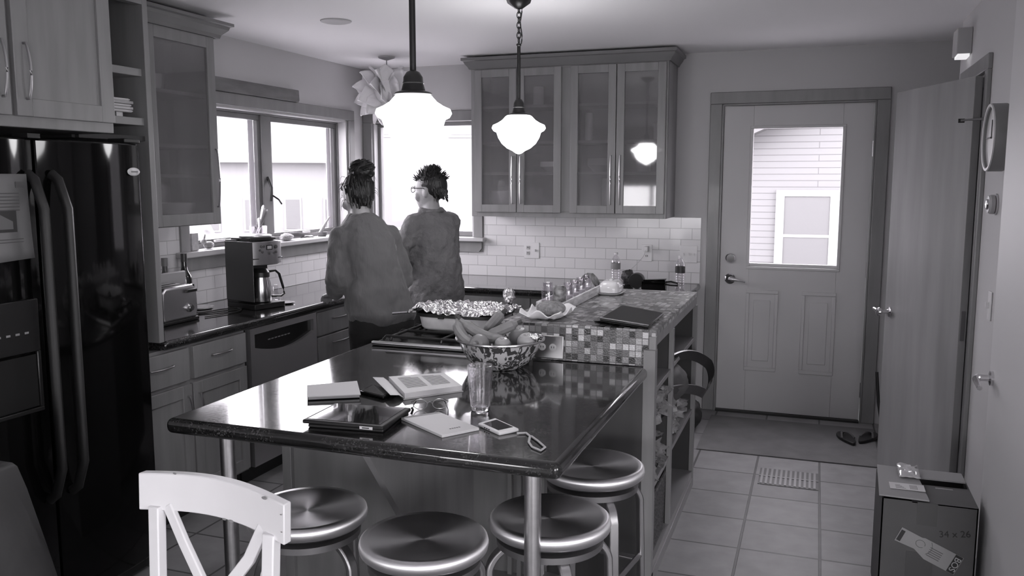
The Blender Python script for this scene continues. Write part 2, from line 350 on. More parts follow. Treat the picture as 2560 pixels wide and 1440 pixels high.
# ---- windows behind the camera
for nm, q, lab in (('window_3', [(-3.15, -1.3), 'y', -2.66, .5, 1.55], 'low wide window behind the dining area'), ('window_5', [(.8, 2.5), 'y', -2.66, .3, 2.3], 'tall window behind the dining area'), ('window_4', [(-.8, .8), 'x', 2.66, .9, 2.1], 'dining area side window')):
    (a0, a1), ax, at, z0, z1 = q; t = world_thing(nm, ((a0+a1)/2, at, z0) if ax == 'y' else (at, (a0+a1)/2, z0), lab, 'window', kind='structure'); b = MB()
    n = 3
    for k in range(n+1):
        c = a0+(a1-a0)*k/n; c0 = max(a0, c-.03); c1 = min(a1, c+.03)
        b.box(*((c0, c1, at-.03, at+.03) if ax == 'y' else (at-.03, at+.03, c0, c1)), z0, z1)
    for z in (z0, z1-.05): b.box(*((a0, a1, at-.03, at+.03) if ax == 'y' else (at-.03, at+.03, a0, a1)), z, z+.05)
    b.build('window_frame', M_SASHV, t)
# ---- back door (door_1)
D1 = world_thing('door_1', (-.145, 5.99, 0), 'pale exterior door with half glass and two lower panels', 'door', kind='structure')
gx0, gx1, gz0, gz1 = -.418, .138, 1.018, 1.94
b = MB(); y0, y1 = 5.965, 6.005
b.box(-.61, gx0, y0, y1, .015, 2.09); b.box(gx1, .32, y0, y1, .015, 2.09); b.box(gx0, gx1, y0, y1, gz1, 2.09); b.box(gx0, gx1, y0, y1, .015, gz0); b.bev = .002
b.build('door_leaf', M_DOOR, D1)
for x0, x1 in ((-.43, -.22), (-.07, .145)):
    b = MB()
    for q in [(x0, x1, .30, .325), (x0, x1, .835, .86), (x0, x0+.022, .325, .835), (x1-.022, x1, .325, .835)]: b.box(q[0], q[1], 5.957, 5.966, q[2], q[3])
    b.box(x0+.05, x1-.05, 5.960, 5.966, .37, .79); b.bev = .004
    b.build('raised_panel', M_DOOR, D1)
b = MB()
for q in [(gx0-.02, gx1+.02, gz1, gz1+.018), (gx0-.02, gx1+.02, gz0-.018, gz0), (gx0-.02, gx0, gz0, gz1), (gx1, gx1+.02, gz0, gz1)]: b.box(q[0], q[1], 5.958, 5.972, q[2], q[3])
b.box(gx0, gx1, 5.975, 6.0, gz0, gz0+.022); b.bev = .003; b.build('glass_bead', M_DOOR, D1)
bx(gx0, gx1, 5.982, 5.988, gz0, gz1).build('pane', M_GLASS, D1)
rotY = Matrix.Rotation(PI/2, 4, 'X')
def disc_y(c, r, d, prof=None):     # a lathe about the Y axis, facing -Y
    b = MB(); b.lathe(prof or [(r*.6, 0), (r, .002), (r, d*.6), (r*.8, d)], seg=28, m=Matrix.Translation(c) @ rotY); return b
disc_y((-.54, 5.964, 1.071), .034, .022).build('deadbolt', M_CHROME, D1)
h_ = disc_y((-.54, 5.964, .93), .036, .014).build('lever_rosette', M_CHROME, D1)
b = MB(); b.tube([(-.54, 5.955, .93), (-.54, 5.915, .93), (-.52, 5.905, .93), (-.47, 5.905, .925), (-.435, 5.905, .915)], [.012, .011, .011, .008, .006]); b.build('lever', M_CHROME, h_)
for z in (.22, 1.02, 1.80):
    b = MB(); b.lathe([(.008, -.05), (.008, .05)], (.325, 5.958, z), seg=10); b.build('hinge', M_STEELD, D1)
b = bx(-.61, .32, 5.93, 6.0, 0, .014); b.build('threshold', M_BLK, D1)
# ---- open wooden interior door (door_2)
hx, hy, fx, fy = .675, 4.36, .408, 5.03
ang = math.atan2(fy-hy, fx-hx)
D2 = thing('door_2', (hx, hy, 0), ang, 'flat wooden interior door standing open beside the right wall', 'door'); D2['kind'] = 'structure'
bx(0, .722, 0, .036, .012, 2.06, bev=.002).build('door_leaf', mat('birch_veneer', .26, .42, noise_amt=.16, noise_scale=2.2, stretch=(4,4,.5), coat=.1), D2)
b = MB(); b.lathe([(.028, 0), (.028, .008), (.012, .012), (.011, .045), (.02, .05), (.024, .06), (.02, .07), (.004, .074)], seg=20, m=Matrix.Translation((.665, .036, .895)) @ Matrix.Rotation(-PI/2, 4, 'X')); k_ = b.build('door_knob', M_CHROME, D2)
b = MB(); b.tube([(.665, .095, .895), (.69, .10, .90), (.72, .10, .905)], [.011, .010, .008]); b.build('lever', M_CHROME, k_)
# latch plate on the hinge edge, coat hook on the face
b = bx(-.001, .001, .008, .028, .86, 1.0); b.build('hinge', M_STEELD, D2)
# ---- near white door (door_3)
D3 = world_thing('door_3', (.64, 3.08, 0), 'white painted door folded against the right wall, nearest the camera', 'door', kind='structure')
b = bx(.622, .662, 2.66, 3.462, .012, 2.36, bev=.002); b.build('door_leaf', mat('near_door_paint', .55, .5), D3)
b = MB(); b.lathe([(.027, 0), (.027, .01), (.012, .014), (.012, .05)], seg=20, m=Matrix.Translation((.622, 3.40, .893)) @ Matrix.Rotation(-PI/2, 4, 'Y')); k_ = b.build('lever_rosette', M_CHROME, D3)
b = MB(); b.tube([(.575, 3.40, .893), (.565, 3.385, .89), (.565, 3.30, .875)], [.014, .012, .009]); b.build('lever', M_CHROME, k_)
# ================================================================ backsplash tiles
b = MB(); b.box(-3.36, -3.352, 2.98, 5.962, .885, 1.084); b.box(-3.36, -3.352, 2.98, 3.855, 1.084, 1.365)
struct(b, 'trim_9', M_SUBL, 'pale subway tile backsplash behind the left counter', 'tile backsplash', raw=True)
b = MB(); b.box(-3.352, -.745, 5.956, 5.964, .885, 1.061); b.box(-2.352, -.745, 5.956, 5.964, 1.061, 1.342)
struct(b, 'trim_10', M_SUBW, 'pale subway tile backsplash on the back wall', 'tile backsplash', raw=True)
# ================================================================ worktops
b = MB(); b.prism([(-3.352, 2.985), (-2.70, 2.985), (-2.70, 5.23), (-.735, 5.23), (-.735, 5.955), (-3.352, 5.955)], 'z', .843, .885); b.bev = .018; b.bseg = 4
tag(b.build('kitchen_worktop', M_GRAN), 'dark speckled granite worktop running round the corner under both windows', 'countertop')
b = MB(); b.prism([(-1.83, 2.0), (-.585, 2.0), (-.585, 3.205), (-1.19, 3.205), (-1.19, 4.27), (-1.85, 4.27), (-1.85, 3.205)], 'z', .838, .885); b.bev = .02; b.bseg = 5
ISL = tag(b.build('island_worktop', M_GRAN), 'dark polished granite bar top on steel legs with thick rounded edge', 'countertop')
for lx, ly in ((-.70, 2.13), (-1.705, 2.13)):
    b = MB(); b.lathe([(.034, 0), (.034, .012), (.0235, .014), (.0235, .822), (.028, .823), (.028, .838)], (lx, ly, 0), seg=24); b.build('leg', mat('leg_steel', .5, .34, 1, noise_amt=.1, noise_scale=30), ISL)
# ================================================================ cabinets: helpers
def bow_handle(parent, p0, p1, out, r=.0045, m=None):
    p0, p1, out = Vector(p0), Vector(p1), Vector(out)
    mid = (p0+p1)/2+out*1.9
    pts = [p0, p0+out*.55]+bez(p0+out*.6, mid-out*.0, p1+out*.6, 12)[1:-1]+[p1+out*.55, p1]
    b = MB(); b.tube(pts, r, 8); return b.build('handle', m or M_STEEL, parent)
def front(parent, axis, at, u0, u1, z0, z1, kind, out=1, panel=True, name='door', glassm=None, st=.055, handle=None, th=.02, m=None):
    # shaker front: frame boards + recessed panel, in the plane axis=at, facing out*axis
    b = MB()
    def put(bb, a0, a1, c0, c1, d0, d1):
        lo, hi = sorted((at+out*d0, at+out*d1))
        if axis == 'x': bb.box(lo, hi, a0, a1, c0, c1)
        else: bb.box(a0, a1, lo, hi, c0, c1)
    if kind == 'slab': put(b, u0, u1, z0, z1, 0, th)
    else:
        put(b, u0, u0+st, z0, z1, 0, th); put(b, u1-st, u1, z0, z1, 0, th)
        put(b, u0+st, u1-st, z0, z0+st, 0, th); put(b, u0+st, u1-st, z1-st, z1, 0, th)
        if kind == 'panel': put(b, u0+st-.004, u1-st+.004, z0+st-.004, z1-st+.004, 0, th*.45)
    b.bev = .002; d = b.build(name, m or M_WOOD, parent)
    if kind == 'glass':
        g = MB(); put(g, u0+st, u1-st, z0+st, z1-st, th*.3, th*.55); g.build('glass_pane', glassm, d)
    return d
def frosted():
    m = bpy.data.materials.new('frosted_cabinet_glass'); m.use_nodes = True; nt = m.node_tree; N = nt.nodes; L = nt.links; N.remove(N['Principled BSDF']); o = N['Material Output']
    t = N.new('ShaderNodeBsdfTransparent'); t.inputs[0].default_value = tint(.95)
    rf = N.new('ShaderNodeBsdfRefraction'); rf.inputs['Roughness'].default_value = .22; rf.inputs['IOR'].default_value = 1.08; rf.inputs[0].default_value = tint(.85)
    g = N.new('ShaderNodeBsdfGlossy'); g.inputs['Roughness'].default_value = .04
    df = N.new('ShaderNodeBsdfDiffuse'); df.inputs[0].default_value = tint(.30)
    m0 = N.new('ShaderNodeMixShader'); m0.inputs[0].default_value = .4; L.new(t.outputs[0], m0.inputs[1]); L.new(rf.outputs[0], m0.inputs[2])
    m1 = N.new('ShaderNodeMixShader'); m1.inputs[0].default_value = .3; L.new(m0.outputs[0], m1.inputs[1]); L.new(df.outputs[0], m1.inputs[2])
    m2 = N.new('ShaderNodeMixShader'); L.new(schlick(N, L, .06), m2.inputs[0]); L.new(m1.outputs[0], m2.inputs[1]); L.new(g.outputs[0], m2.inputs[2]); L.new(m2.outputs[0], o.inputs[0])
    return m
M_FROST = frosted()
def crown(parent, pts, z0, prof=((0, 0), (.012, 0), (.018, .018), (.045, .045), (.05, .06), (.065, .065), (.065, .08), (0, .08)), side=1, name='crown_moulding'):
    # sweep a profile (out, up) along the plan line pts; outward is to the right of travel * side
    P = [Vector((p[0], p[1], 0)) for p in pts]; rs = []
    for i, p in enumerate(P):
        ds = []
        if i > 0: ds.append((P[i]-P[i-1]).normalized())
        if i < len(P)-1: ds.append((P[i+1]-P[i]).normalized())
        ns = [Vector((d.y, -d.x, 0))*side for d in ds]; n = sum(ns, Vector())/len(ns); n = n/max(n.length_squared, .25)
        rs.append([p+n*o+Vector((0, 0, z0+u)) for o, u in prof])
    b = MB(); b.rings(rs); b.sharp = 20; return b.build(name, M_CROWN, parent)
# ---- refrigerator
FR = world_thing('refrigerator', (-2.88, 2.25, 0), 'glossy black side-by-side refrigerator with ice dispenser', 'refrigerator')
bx(-3.28, -2.585, 1.80, 2.695, .02, 1.745, bev=.01).build('body', M_BLK, FR)
for y0, y1, nm in ((1.79, 2.213, 'freezer_door'), (2.222, 2.70, 'fridge_door')):
    b = MB(); n = 14; rs = []
    pts = [(-2.58, y0), (-2.58, y1)] + [(-2.525+.028*(1-(2*t/n-1)**2)*1.0, y1+(y0-y1)*t/n) for t in range(n+1)]
    b.prism(pts, 'z', .07, 1.74); b.bev = .006; d = b.build(nm, M_BLACK, FR)
    hy_ = 2.175 if nm[1] == 'r' and nm[2] == 'e' else 2.27
    b = MB(); pp = [(-2.51, hy_, 1.62), (-2.48, hy_, 1.60), (-2.445, hy_, 1.5)] + [(-2.445, hy_, 1.5-.1*k) for k in range(1, 10)] + [(-2.48, hy_, .5), (-2.51, hy_, .48)]
    b.tube(pp, .019, 12, flat=.8, upv=(0, 1, 0)); b.build('handle', mat('handle_black', .012, .5), d)
    if nm == 'freezer_door':
        b = MB()
        for q in [(1.84, 2.165, 1.02, 1.20), (1.84, 2.165, .81, .825), (1.84, 1.855, .825, 1.02), (2.15, 2.165, .825, 1.02)]: b.box(-2.503, -2.492, *q)
        b.bev = .003; dp = b.build('dispenser_panel', mat('dispenser_black', .015, .3), d)
        bx(-2.5, -2.494, 1.86, 2.145, .83, 1.01).build('dispenser_recess', mat('dispenser_dark', .003, .6), d)
        b = MB()
        for k in range(6): b.box(-2.4925, -2.4905, 1.93+.035*k, 1.945+.035*k, 1.085, 1.092)
        b.build('control_button', mat('button_grey', .25, .5), dp)
bx(-2.6, -2.55, 1.80, 2.69, .015, .065).build('toe_grille', M_BLK, FR)
bx(-2.585, -2.515, 2.19, 2.24, 1.742, 1.757).build('hinge_cover', M_BLK, FR)
bx(-2.60, -2.515, 2.62, 2.70, 1.742, 1.76, bev=.004).build('hinge_cover', M_BLK, FR)
# paper notice and oval magnet on the fridge
NT = world_thing('printed_notice', (-2.49, 2.07, 1.33), 'printed page with a house picture on the black freezer door', 'paper notice')
b = MB(); n = 8; rs = []
for k in range(n+1):
    z = 1.62-.29*k/n; cx = -2.487+.006*(k/n)**3
    rs.append([Vector((cx, 1.94, z)), Vector((cx, 2.15+.006*(k/n), z+(.01*(k/n)**4)))])
b.rings([[r[0], r[1]] for r in rs], close=False, cap=False); pg = b.build('page', mat('notice_page', .16, .6), NT)
s_ = pg.modifiers.new('thick', 'SOLIDIFY'); s_.thickness = .0008
b = MB()
for z in [1.555-.011*k for k in range(6)] + [1.43-.0]: b.box(-2.4855, -2.485, 1.95, 2.115, z, z+.0035)
for k in range(8): b.box(-2.4843, -2.483, 1.95, 2.12, 1.405-.0095*k, 1.408-.0095*k)
b.build('text_lines', mat('notice_ink', .07, .7), NT)
b = bx(-2.4855, -2.4843, 1.95, 2.10, 1.43, 1.50); pc = b.build('picture', mat('picture_sky', .03, .7), NT)
b = MB(); b.prism([(1.97, 1.47), (2.03, 1.493), (2.085, 1.465), (2.085, 1.44), (1.97, 1.44)], 'x', -2.4842, -2.4836); b.build('house_drawing', mat('picture_pale', .12, .7), pc)
b = bx(-2.4855, -2.485, 2.105, 2.135, 1.575, 1.595); b.build('stamp', mat('notice_ink', .07, .7), NT)
b = MB(); b.lathe([(.004, 0), (.03, .001), (.032, .004), (.026, .007), (.002, .008)], seg=28, m=Matrix.Translation((-2.507, 2.645, 1.632)) @ Matrix.Rotation(PI/2, 4, 'Y') @ Matrix.Diagonal((.5, 1, 1, 1)))
MG = tag(b.build('fridge_magnet', mat('magnet_white', .55, .3)), 'small white oval magnet near the top of the fridge door', 'magnet')
bx(-2.4985, -2.4975, 2.628, 2.662, 1.629, 1.635).build('lettering', mat('faded_ink', .22, .7), MG)
# ---- cabinet over the fridge
OC = world_thing('over_fridge_cabinet', (-2.9, 2.1, 1.775), 'deep two-door wooden cabinet above the refrigerator', 'cabinet')
bx(-3.35, -2.52, 1.45, 2.575, 1.775, 2.40, bev=.003).build('body', M_WOOD, OC)
for y0, y1, hy_ in ((1.66, 2.127, 2.095), (2.147, 2.565, 2.185)):
    d = front(OC, 'x', -2.52, y0, y1, 1.812, 2.39, 'panel', st=.06)
    bow_handle(d, (-2.50, hy_, 1.87), (-2.50, hy_, 2.05), (.022, 0, 0))
# ---- open shelf beside it with books
OS = world_thing('open_shelf_unit', (-3.04, 2.77, 1.76), 'narrow open shelf cubby between fridge cabinet and glass-door cabinet', 'shelf unit')
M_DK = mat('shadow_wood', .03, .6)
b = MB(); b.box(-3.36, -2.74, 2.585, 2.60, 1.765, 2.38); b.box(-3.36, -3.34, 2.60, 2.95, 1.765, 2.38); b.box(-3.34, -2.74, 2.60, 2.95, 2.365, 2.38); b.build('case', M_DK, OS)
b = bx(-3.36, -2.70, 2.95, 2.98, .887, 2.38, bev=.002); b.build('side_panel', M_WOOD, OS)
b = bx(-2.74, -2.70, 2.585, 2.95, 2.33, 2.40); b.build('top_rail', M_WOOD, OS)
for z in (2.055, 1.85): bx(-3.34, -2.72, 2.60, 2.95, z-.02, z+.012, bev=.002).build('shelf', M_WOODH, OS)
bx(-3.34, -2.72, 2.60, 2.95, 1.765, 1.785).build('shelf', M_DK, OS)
crown(OS, [(-2.70, 2.59), (-2.70, 2.985), (-2.93, 2.985)], 2.372, side=1)
labs = ['topmost book of the pile on the narrow open shelf', 'second book from the top on the narrow open shelf', 'thin middle book of the pile on the open shelf', 'wide book below the middle of the open-shelf pile', 'lowest flat book of the pile on the open shelf']
z = 1.862+.022
for k in range(5):
    t_ = [.012, .010, .012, .012, .010][k]; w0 = 2.80+.004*k; w1 = [2.925, 2.928, 2.918, 2.93, 2.912][k]
    bk = tag(bx(-2.96, -2.76+.006*(k % 2), w0-.10, w1, z, z+t_, bev=.001).build('book', mat(f'book_cover_{k%3}', [.4, .55, .3][k % 3], .5)), labs[4-k], 'book', 'books in the narrow open shelf')
    bx(-2.9, -2.755, w0-.095, w1+.001, z+.003, z+t_-.003).build('pages', M_PAPER, bk); z += t_+.0004
tag(bx(-2.90, -2.78, 2.86, 2.895, 1.862, 1.884).build('small_box', M_PLASTIC), 'tiny pale box under the pile of books on the open shelf', 'box')
tag(bx(-2.90, -2.78, 2.70, 2.855, 1.862, 1.884).build('dark_book', M_BLK), 'dark thick book at the bottom of the open shelf pile', 'book')
# ---- glass-door cabinet on the left wall
GC = world_thing('glass_door_cabinet', (-3.19, 3.4, 1.365), 'tall wall cabinet with one glass door left of the window', 'cabinet')
b = MB(); b.box(-3.352, -3.02, 2.985, 3.0, 1.367, 2.345); b.box(-3.352, -3.02, 3.785, 3.80, 1.367, 2.345); b.box(-3.352, -3.02, 3.0, 3.785, 1.367, 1.39); b.box(-3.352, -3.02, 3.0, 3.785, 2.325, 2.345); b.box(-3.352, -3.335, 3.0, 3.785, 1.39, 2.325)
b.box(-3.04, -3.02, 2.985, 3.34, 1.367, 2.345); b.build('body', M_WOOD, GC)
for z in (1.63, 1.78, 2.045): bx(-3.335, -3.05, 3.34, 3.785, z-.018, z, bev=.001).build('shelf', M_WOODH, GC)
d = front(GC, 'x', -3.02, 3.285, 3.775, 1.372, 2.335, 'glass', glassm=M_FROST, st=.058)
bow_handle(d, (-3.0, 3.752, 1.46), (-3.0, 3.752, 1.76), (.018, 0, 0))
crown(GC, [(-3.0, 2.985), (-3.0, 3.80), (-3.36, 3.80)], 2.335, side=1)
b = MB(); b.lathe([(.025, 0), (.035, .03), (.038, .08), (.035, .08), (.03, .03)], (-3.15, 3.50, 2.046), seg=20); tag(b.build('cup', M_PORC), 'pale cup on the top shelf behind the left glass door', 'cup')
b = MB(); b.lathe([(.05, 0), (.09, .04), (.1, .09), (.095, .09), (.08, .04)], (-3.17, 3.62, 1.392), seg=24); tag(b.build('mixing_bowl', M_PORC), 'pale bowl on the bottom of the left glass-door cabinet', 'bowl')
# ---- back wall cabinets
BC = world_thing('glass_front_cabinet', (-1.615, 5.78, 1.347), 'wide wall cabinet with four glass doors above the back counter', 'cabinet')
yb = 5.60
b = MB(); b.box(-2.30, -2.28, yb+.02, 5.955, 1.347, 2.37); b.box(-.95, -.93, yb+.02, 5.955, 1.347, 2.37); b.box(-1.62, -1.60, yb+.02, 5.955, 1.39, 2.345)
b.box(-2.28, -.95, yb+.02, 5.955, 1.347, 1.39); b.box(-2.28, -.95, yb+.02, 5.955, 2.345, 2.37); b.box(-2.28, -.95, 5.94, 5.955, 1.39, 2.345); b.build('body', M_IN, BC)
b = MB()
for q in [(-2.30, -2.262, 1.347, 2.375), (-.945, -.93, 1.347, 2.375), (-1.645, -1.575, 1.385, 2.345), (-2.262, -.945, 1.347, 1.385), (-2.262, -.945, 2.345, 2.375)]: b.box(q[0], q[1], yb, yb+.022, q[2], q[3])
b.box(-.945, -.928, yb+.023, 5.955, 1.347, 2.375); b.box(-2.302, -2.285, yb+.023, 5.955, 1.347, 2.375)
b.bev = .001; b.build('face_frame', M_WOOD, BC)
for z in (1.655, 1.865, 2.11):
    for x0, x1 in ((-2.28, -1.62), (-1.60, -.95)): bx(x0, x1, yb+.03, 5.94, z-.018, z).build('shelf', M_WOODH, BC)
for i, (x0, x1, hx_) in enumerate(((-2.268, -1.962, -1.99), (-1.957, -1.642, -1.93), (-1.578, -1.268, -1.297), (-1.263, -.942, -1.235))):
    d = front(BC, 'y', yb, x0, x1, 1.378, 2.352, 'glass', out=-1, glassm=M_FROST, st=.052)
    bow_handle(d, (hx_, yb-.02, 1.44), (hx_, yb-.02, 1.76), (0, -.016, 0), r=.005)
crown(BC, [(-2.30, 5.955), (-2.30, yb), (-.93, yb), (-.93, 5.955)], 2.36, side=1, prof=((0, 0), (.012, 0), (.018, .014), (.035, .035), (.042, .05), (.055, .055), (.055, .075), (0, .075)))
def cyl_item(nm, m, x, y, z, r, h, lab, cat, taper=1.0, grp=None):
    b = MB(); b.lathe([(r*taper, 0), (r, h*.5), (r, h), (r*.9, h), (r*.88, h*.4), (r*taper*.8, .006)], (x, y, z), seg=20); return tag(b.build(nm, m), lab, cat, grp)
cyl_item('vase', M_PORC, -1.86, 5.76, 2.112, .04, .13, 'pale vase behind the second glass door, top shelf', 'vase')
cyl_item('tumbler', M_PORC, -1.50, 5.78, 1.867, .028, .19, 'tall pale tumbler on the upper middle shelf behind the third glass door', 'tumbler')
cyl_item('mug', M_PORC, -1.02, 5.78, 1.96-.093, .035, .11, 'pale mug high behind the fourth glass door', 'mug')
cyl_item('pitcher', M_PORC, -1.36, 5.78, 1.392, .045, .22, 'tall pale pitcher at the bottom behind the third glass door', 'pitcher')
cyl_item('glass_stack', mat('dim_glass', .35, .3), -1.12, 5.78, 1.657, .05, .12, 'stack of bowls behind the fourth glass door', 'bowls')
cyl_item('salad_bowl', mat('dim_glass', .35, .3), -1.42, 5.78, 1.657, .085, .09, 'round bowl on the lower middle shelf behind the third door', 'bowl', .5)
cyl_item('plate_stack', M_PORC, -2.13, 5.78, 1.392, .10, .13, 'stack of pale plates behind the first glass door', 'plates', .7)
cyl_item('serving_bowl', M_PORC, -1.76, 5.78, 1.657, .09, .07, 'pale serving bowl behind the second glass door', 'bowl', .5)
# ---- base cabinets, left run
LB = world_thing('drawer_and_door_cabinet', (-3.05, 3.18, 0), 'wooden base cabinet with two drawers over two doors beside the fridge', 'cabinet')
bx(-3.35, -2.74, 2.78, 3.585, .1, .842).build('body', M_WOOD, LB)
bx(-3.35, -2.80, 2.78, 3.585, 0, .1).build('toe_kick', M_BLK, LB)
for y0, y1 in ((2.79, 3.155), (3.185, 3.575)):
    d = front(LB, 'x', -2.74, y0, y1, .675, .828, 'slab', name='drawer'); c = (y0+y1)/2
    bow_handle(d, (-2.72, c-.07, .765), (-2.72, c+.07, .765), (.018, 0, 0))
for y0, y1, h_ in ((2.79, 3.165, 3.135), (3.175, 3.575, 3.21)):
    d = front(LB, 'x', -2.74, y0, y1, .115, .655, 'panel', st=.06)
    bow_handle(d, (-2.72, h_, .42), (-2.72, h_, .60), (.02, 0, 0))
DW = world_thing('dishwasher', (-3.05, 3.91, 0), 'stainless dishwasher with a curved black control pocket', 'dishwasher')
bx(-3.35, -2.745, 3.60, 4.225, .1, .842).build('body', M_BLK, DW)
b = MB(); n = 14
pk = [(3.64, .80), (4.19, .80)] + [(4.19-.55*k/n, .735-.045*math.sin(PI*k/n)) for k in range(n+1)]
b.prism([(3.605, .105), (4.22, .105), (4.22, .735)] + [(4.19-.55*k/n, .735-.045*math.sin(PI*k/n)) for k in range(n+1)] + [(3.605, .735)], 'x', -2.745, -2.715)
b.box(-2.745, -2.715, 3.605, 3.64, .735, .838); b.box(-2.745, -2.715, 4.19, 4.22, .735, .838); b.box(-2.745, -2.715, 3.64, 4.19, .805, .838)
b.build('door', mat('dishwasher_steel', .6, .45, 1), DW)
b = MB(); b.prism(pk, 'x', -2.742, -2.735); b.build('control_pocket', mat('pocket_black', .012, .2), DW)
b = MB()
for k in range(7): b.box(-2.735, -2.733, 3.78+.03*k, 3.80+.03*k, .752, .757)
b.build('control_button', mat('button_grey', .25, .5), DW)
bx(-3.35, -2.80, 3.60, 4.225, 0, .1).build('toe_kick', M_BLK, DW)
DB = world_thing('three_drawer_cabinet', (-3.05, 4.48, 0), 'wooden base cabinet with three drawers right of the dishwasher', 'cabinet')
bx(-3.35, -2.74, 4.235, 4.745, .1, .842).build('body', M_WOOD, DB); bx(-3.35, -2.80, 4.235, 4.745, 0, .1).build('toe_kick', M_BLK, DB)
for z0, z1 in ((.69, .828), (.42, .68), (.115, .41)):
    d = front(DB, 'x', -2.74, 4.245, 4.735, z0, z1, 'slab', name='drawer'); bow_handle(d, (-2.72, 4.40, z1-.05), (-2.72, 4.58, z1-.05), (.018, 0, 0))
SB = world_thing('corner_sink_cabinet', (-3.05, 5.3, 0), 'wooden base cabinet in the corner below the windows', 'cabinet')
b = MB(); b.prism([(-3.35, 4.75), (-2.74, 4.75), (-2.74, 5.27), (-2.25, 5.27), (-2.25, 5.95), (-3.35, 5.95)], 'z', 0, .842); b.build('body', M_WOOD, SB)
d = front(SB, 'x', -2.74, 4.76, 5.2, .115, .828, 'panel'); bow_handle(d, (-2.72, 4.80, .60), (-2.72, 4.80, .76), (.018, 0, 0))
BB = world_thing('back_base_cabinet', (-1.5, 5.6, 0), 'wooden base cabinet under the back counter, mostly hidden by the bar', 'cabinet')
bx(-2.24, -.76, 5.27, 5.95, .1, .842).build('body', M_WOOD, BB); bx(-2.24, -.76, 5.33, 5.95, 0, .1).build('toe_kick', M_BLK, BB)
for x0, x1 in ((-2.23, -1.75), (-1.74, -1.26), (-1.25, -.77)):
    d = front(BB, 'y', 5.27, x0, x1, .70, .828, 'slab', out=-1, name='drawer'); bow_handle(d, ((x0+x1)/2-.07, 5.25, .765), ((x0+x1)/2+.07, 5.25, .765), (0, -.018, 0))
    d = front(BB, 'y', 5.27, x0, x1, .115, .69, 'panel', out=-1)
# ---- island base
IB = world_thing('island_base_cabinet', (-1.5, 3.4, 0), 'wooden island base panels and slanted brackets under the granite bar', 'cabinet')
bx(-1.80, -1.31, 2.62, 3.21, .0, .836).build('body', M_WOOD, IB)
b = bx(-1.838, -1.80, 2.60, 3.21, 0, .836, bev=.002); b.build('side_panel', M_WOOD, IB)
bx(-1.285, -.98, 3.13, 3.17, 0, .836).build('back_panel', M_WOOD, IB)
b = MB(); b.prism([(2.20, .836), (2.62, .30), (3.13, .12), (3.13, .836)], 'x', -1.31, -1.285); b.build('bracket', M_WOOD, IB)
for x in (-1.13, -1.09, -1.05): bx(x, x+.018, 3.11, 3.13, 0, .836).build('batten', M_WOOD, IB)
bx(-1.80, -1.20, 3.21, 4.25, .1, .836).build('stove_case', M_STEELD, IB)
# ---- cooktop with grates
CK = world_thing('gas_cooktop', (-1.49, 3.72, .885), 'stainless gas cooktop with black iron grates', 'cooktop')
b = bx(-1.80, -1.195, 3.225, 4.22, .8855, .897, bev=.004); b.build('steel_top', mat('cooktop_steel', .25, .3, 1), CK)
b = bx(-1.785, -1.215, 3.24, 4.0, .897, .8985); b.build('enamel_tray', mat('tray_black', .01, .15), CK)
b = bx(-1.80, -1.195, 3.222, 3.240, .895, .906, bev=.003); b.build('edge_strip', mat('bright_strip', .95, .35, 1), CK)
for y0 in (3.27, 3.63):
    b = MB()
    for x in (-1.73, -1.49, -1.25): b.tube([(x, y0, .905), (x, y0+.01, .921), (x, y0+.31, .921), (x, y0+.32, .905)], .007, 8)
    for yy in (y0+.01, y0+.16, y0+.31): b.tube([(-1.77, yy, .905), (-1.755, yy, .921), (-1.24, yy, .921), (-1.23, yy, .905)], .007, 8)
    b.build('grate', M_IRON, CK)
    for x in (-1.61, -1.37):
        b = MB(); b.lathe([(.045, .899), (.045, .908), (.03, .912), (.002, .913)], (x, y0+.16, 0), seg=20); b.build('burner', M_IRON, CK)
for k in range(4):
    b = MB(); b.lathe([(.018, .897), (.015, .925), (.003, .927)], (-1.34-.12*k, 4.06, 0), seg=16); b.build('knob', M_BLK, CK)
# ---- raised mosaic bar and open shelf unit
SU = world_thing('bar_shelf_unit', (-.87, 3.8, 0), 'raised mosaic-tiled bar with open wooden shelves facing the door', 'shelf unit')
bx(-1.19, -.575, 3.212, 4.40, 1.0285, 1.030).build('mosaic_top', M_MOST, SU)
b = bx(-1.19, -.585, 3.206, 3.212, .886, 1.030); b.build('mosaic_front', M_MOSF, SU)
b = bx(-1.196, -1.19, 3.206, 4.40, .886, 1.030); b.build('mosaic_side', M_MOSS, SU)
b = bx(-.575, -.560, 3.206, 4.40, 1.0045, 1.030); b.build('mosaic_edge', M_MOSS, SU)
b = MB(); b.box(-1.19, -.575, 3.212, 4.40, .955, 1.0285); b.box(-.575, -.561, 3.206, 4.40, .965, 1.0045); b.build('top_board', M_WOOD, SU)
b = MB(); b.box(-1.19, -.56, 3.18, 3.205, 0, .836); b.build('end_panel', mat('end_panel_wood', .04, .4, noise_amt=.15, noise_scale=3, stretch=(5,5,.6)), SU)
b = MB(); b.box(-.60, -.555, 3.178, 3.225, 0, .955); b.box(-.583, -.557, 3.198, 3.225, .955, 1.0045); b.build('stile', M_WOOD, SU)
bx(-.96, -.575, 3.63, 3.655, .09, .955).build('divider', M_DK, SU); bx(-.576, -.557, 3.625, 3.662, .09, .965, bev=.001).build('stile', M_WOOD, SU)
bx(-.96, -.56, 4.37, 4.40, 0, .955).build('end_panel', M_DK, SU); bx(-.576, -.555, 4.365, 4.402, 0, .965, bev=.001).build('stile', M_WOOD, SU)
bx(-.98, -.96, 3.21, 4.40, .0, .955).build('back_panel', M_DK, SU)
for (y0, y1, z) in ((3.225, 3.63, .79), (3.225, 3.63, .40), (3.655, 4.37, .80), (3.655, 4.37, .42)): bx(-.96, -.565, y0, y1, z-.02, z, bev=.001).build('shelf', M_WOODH, SU)
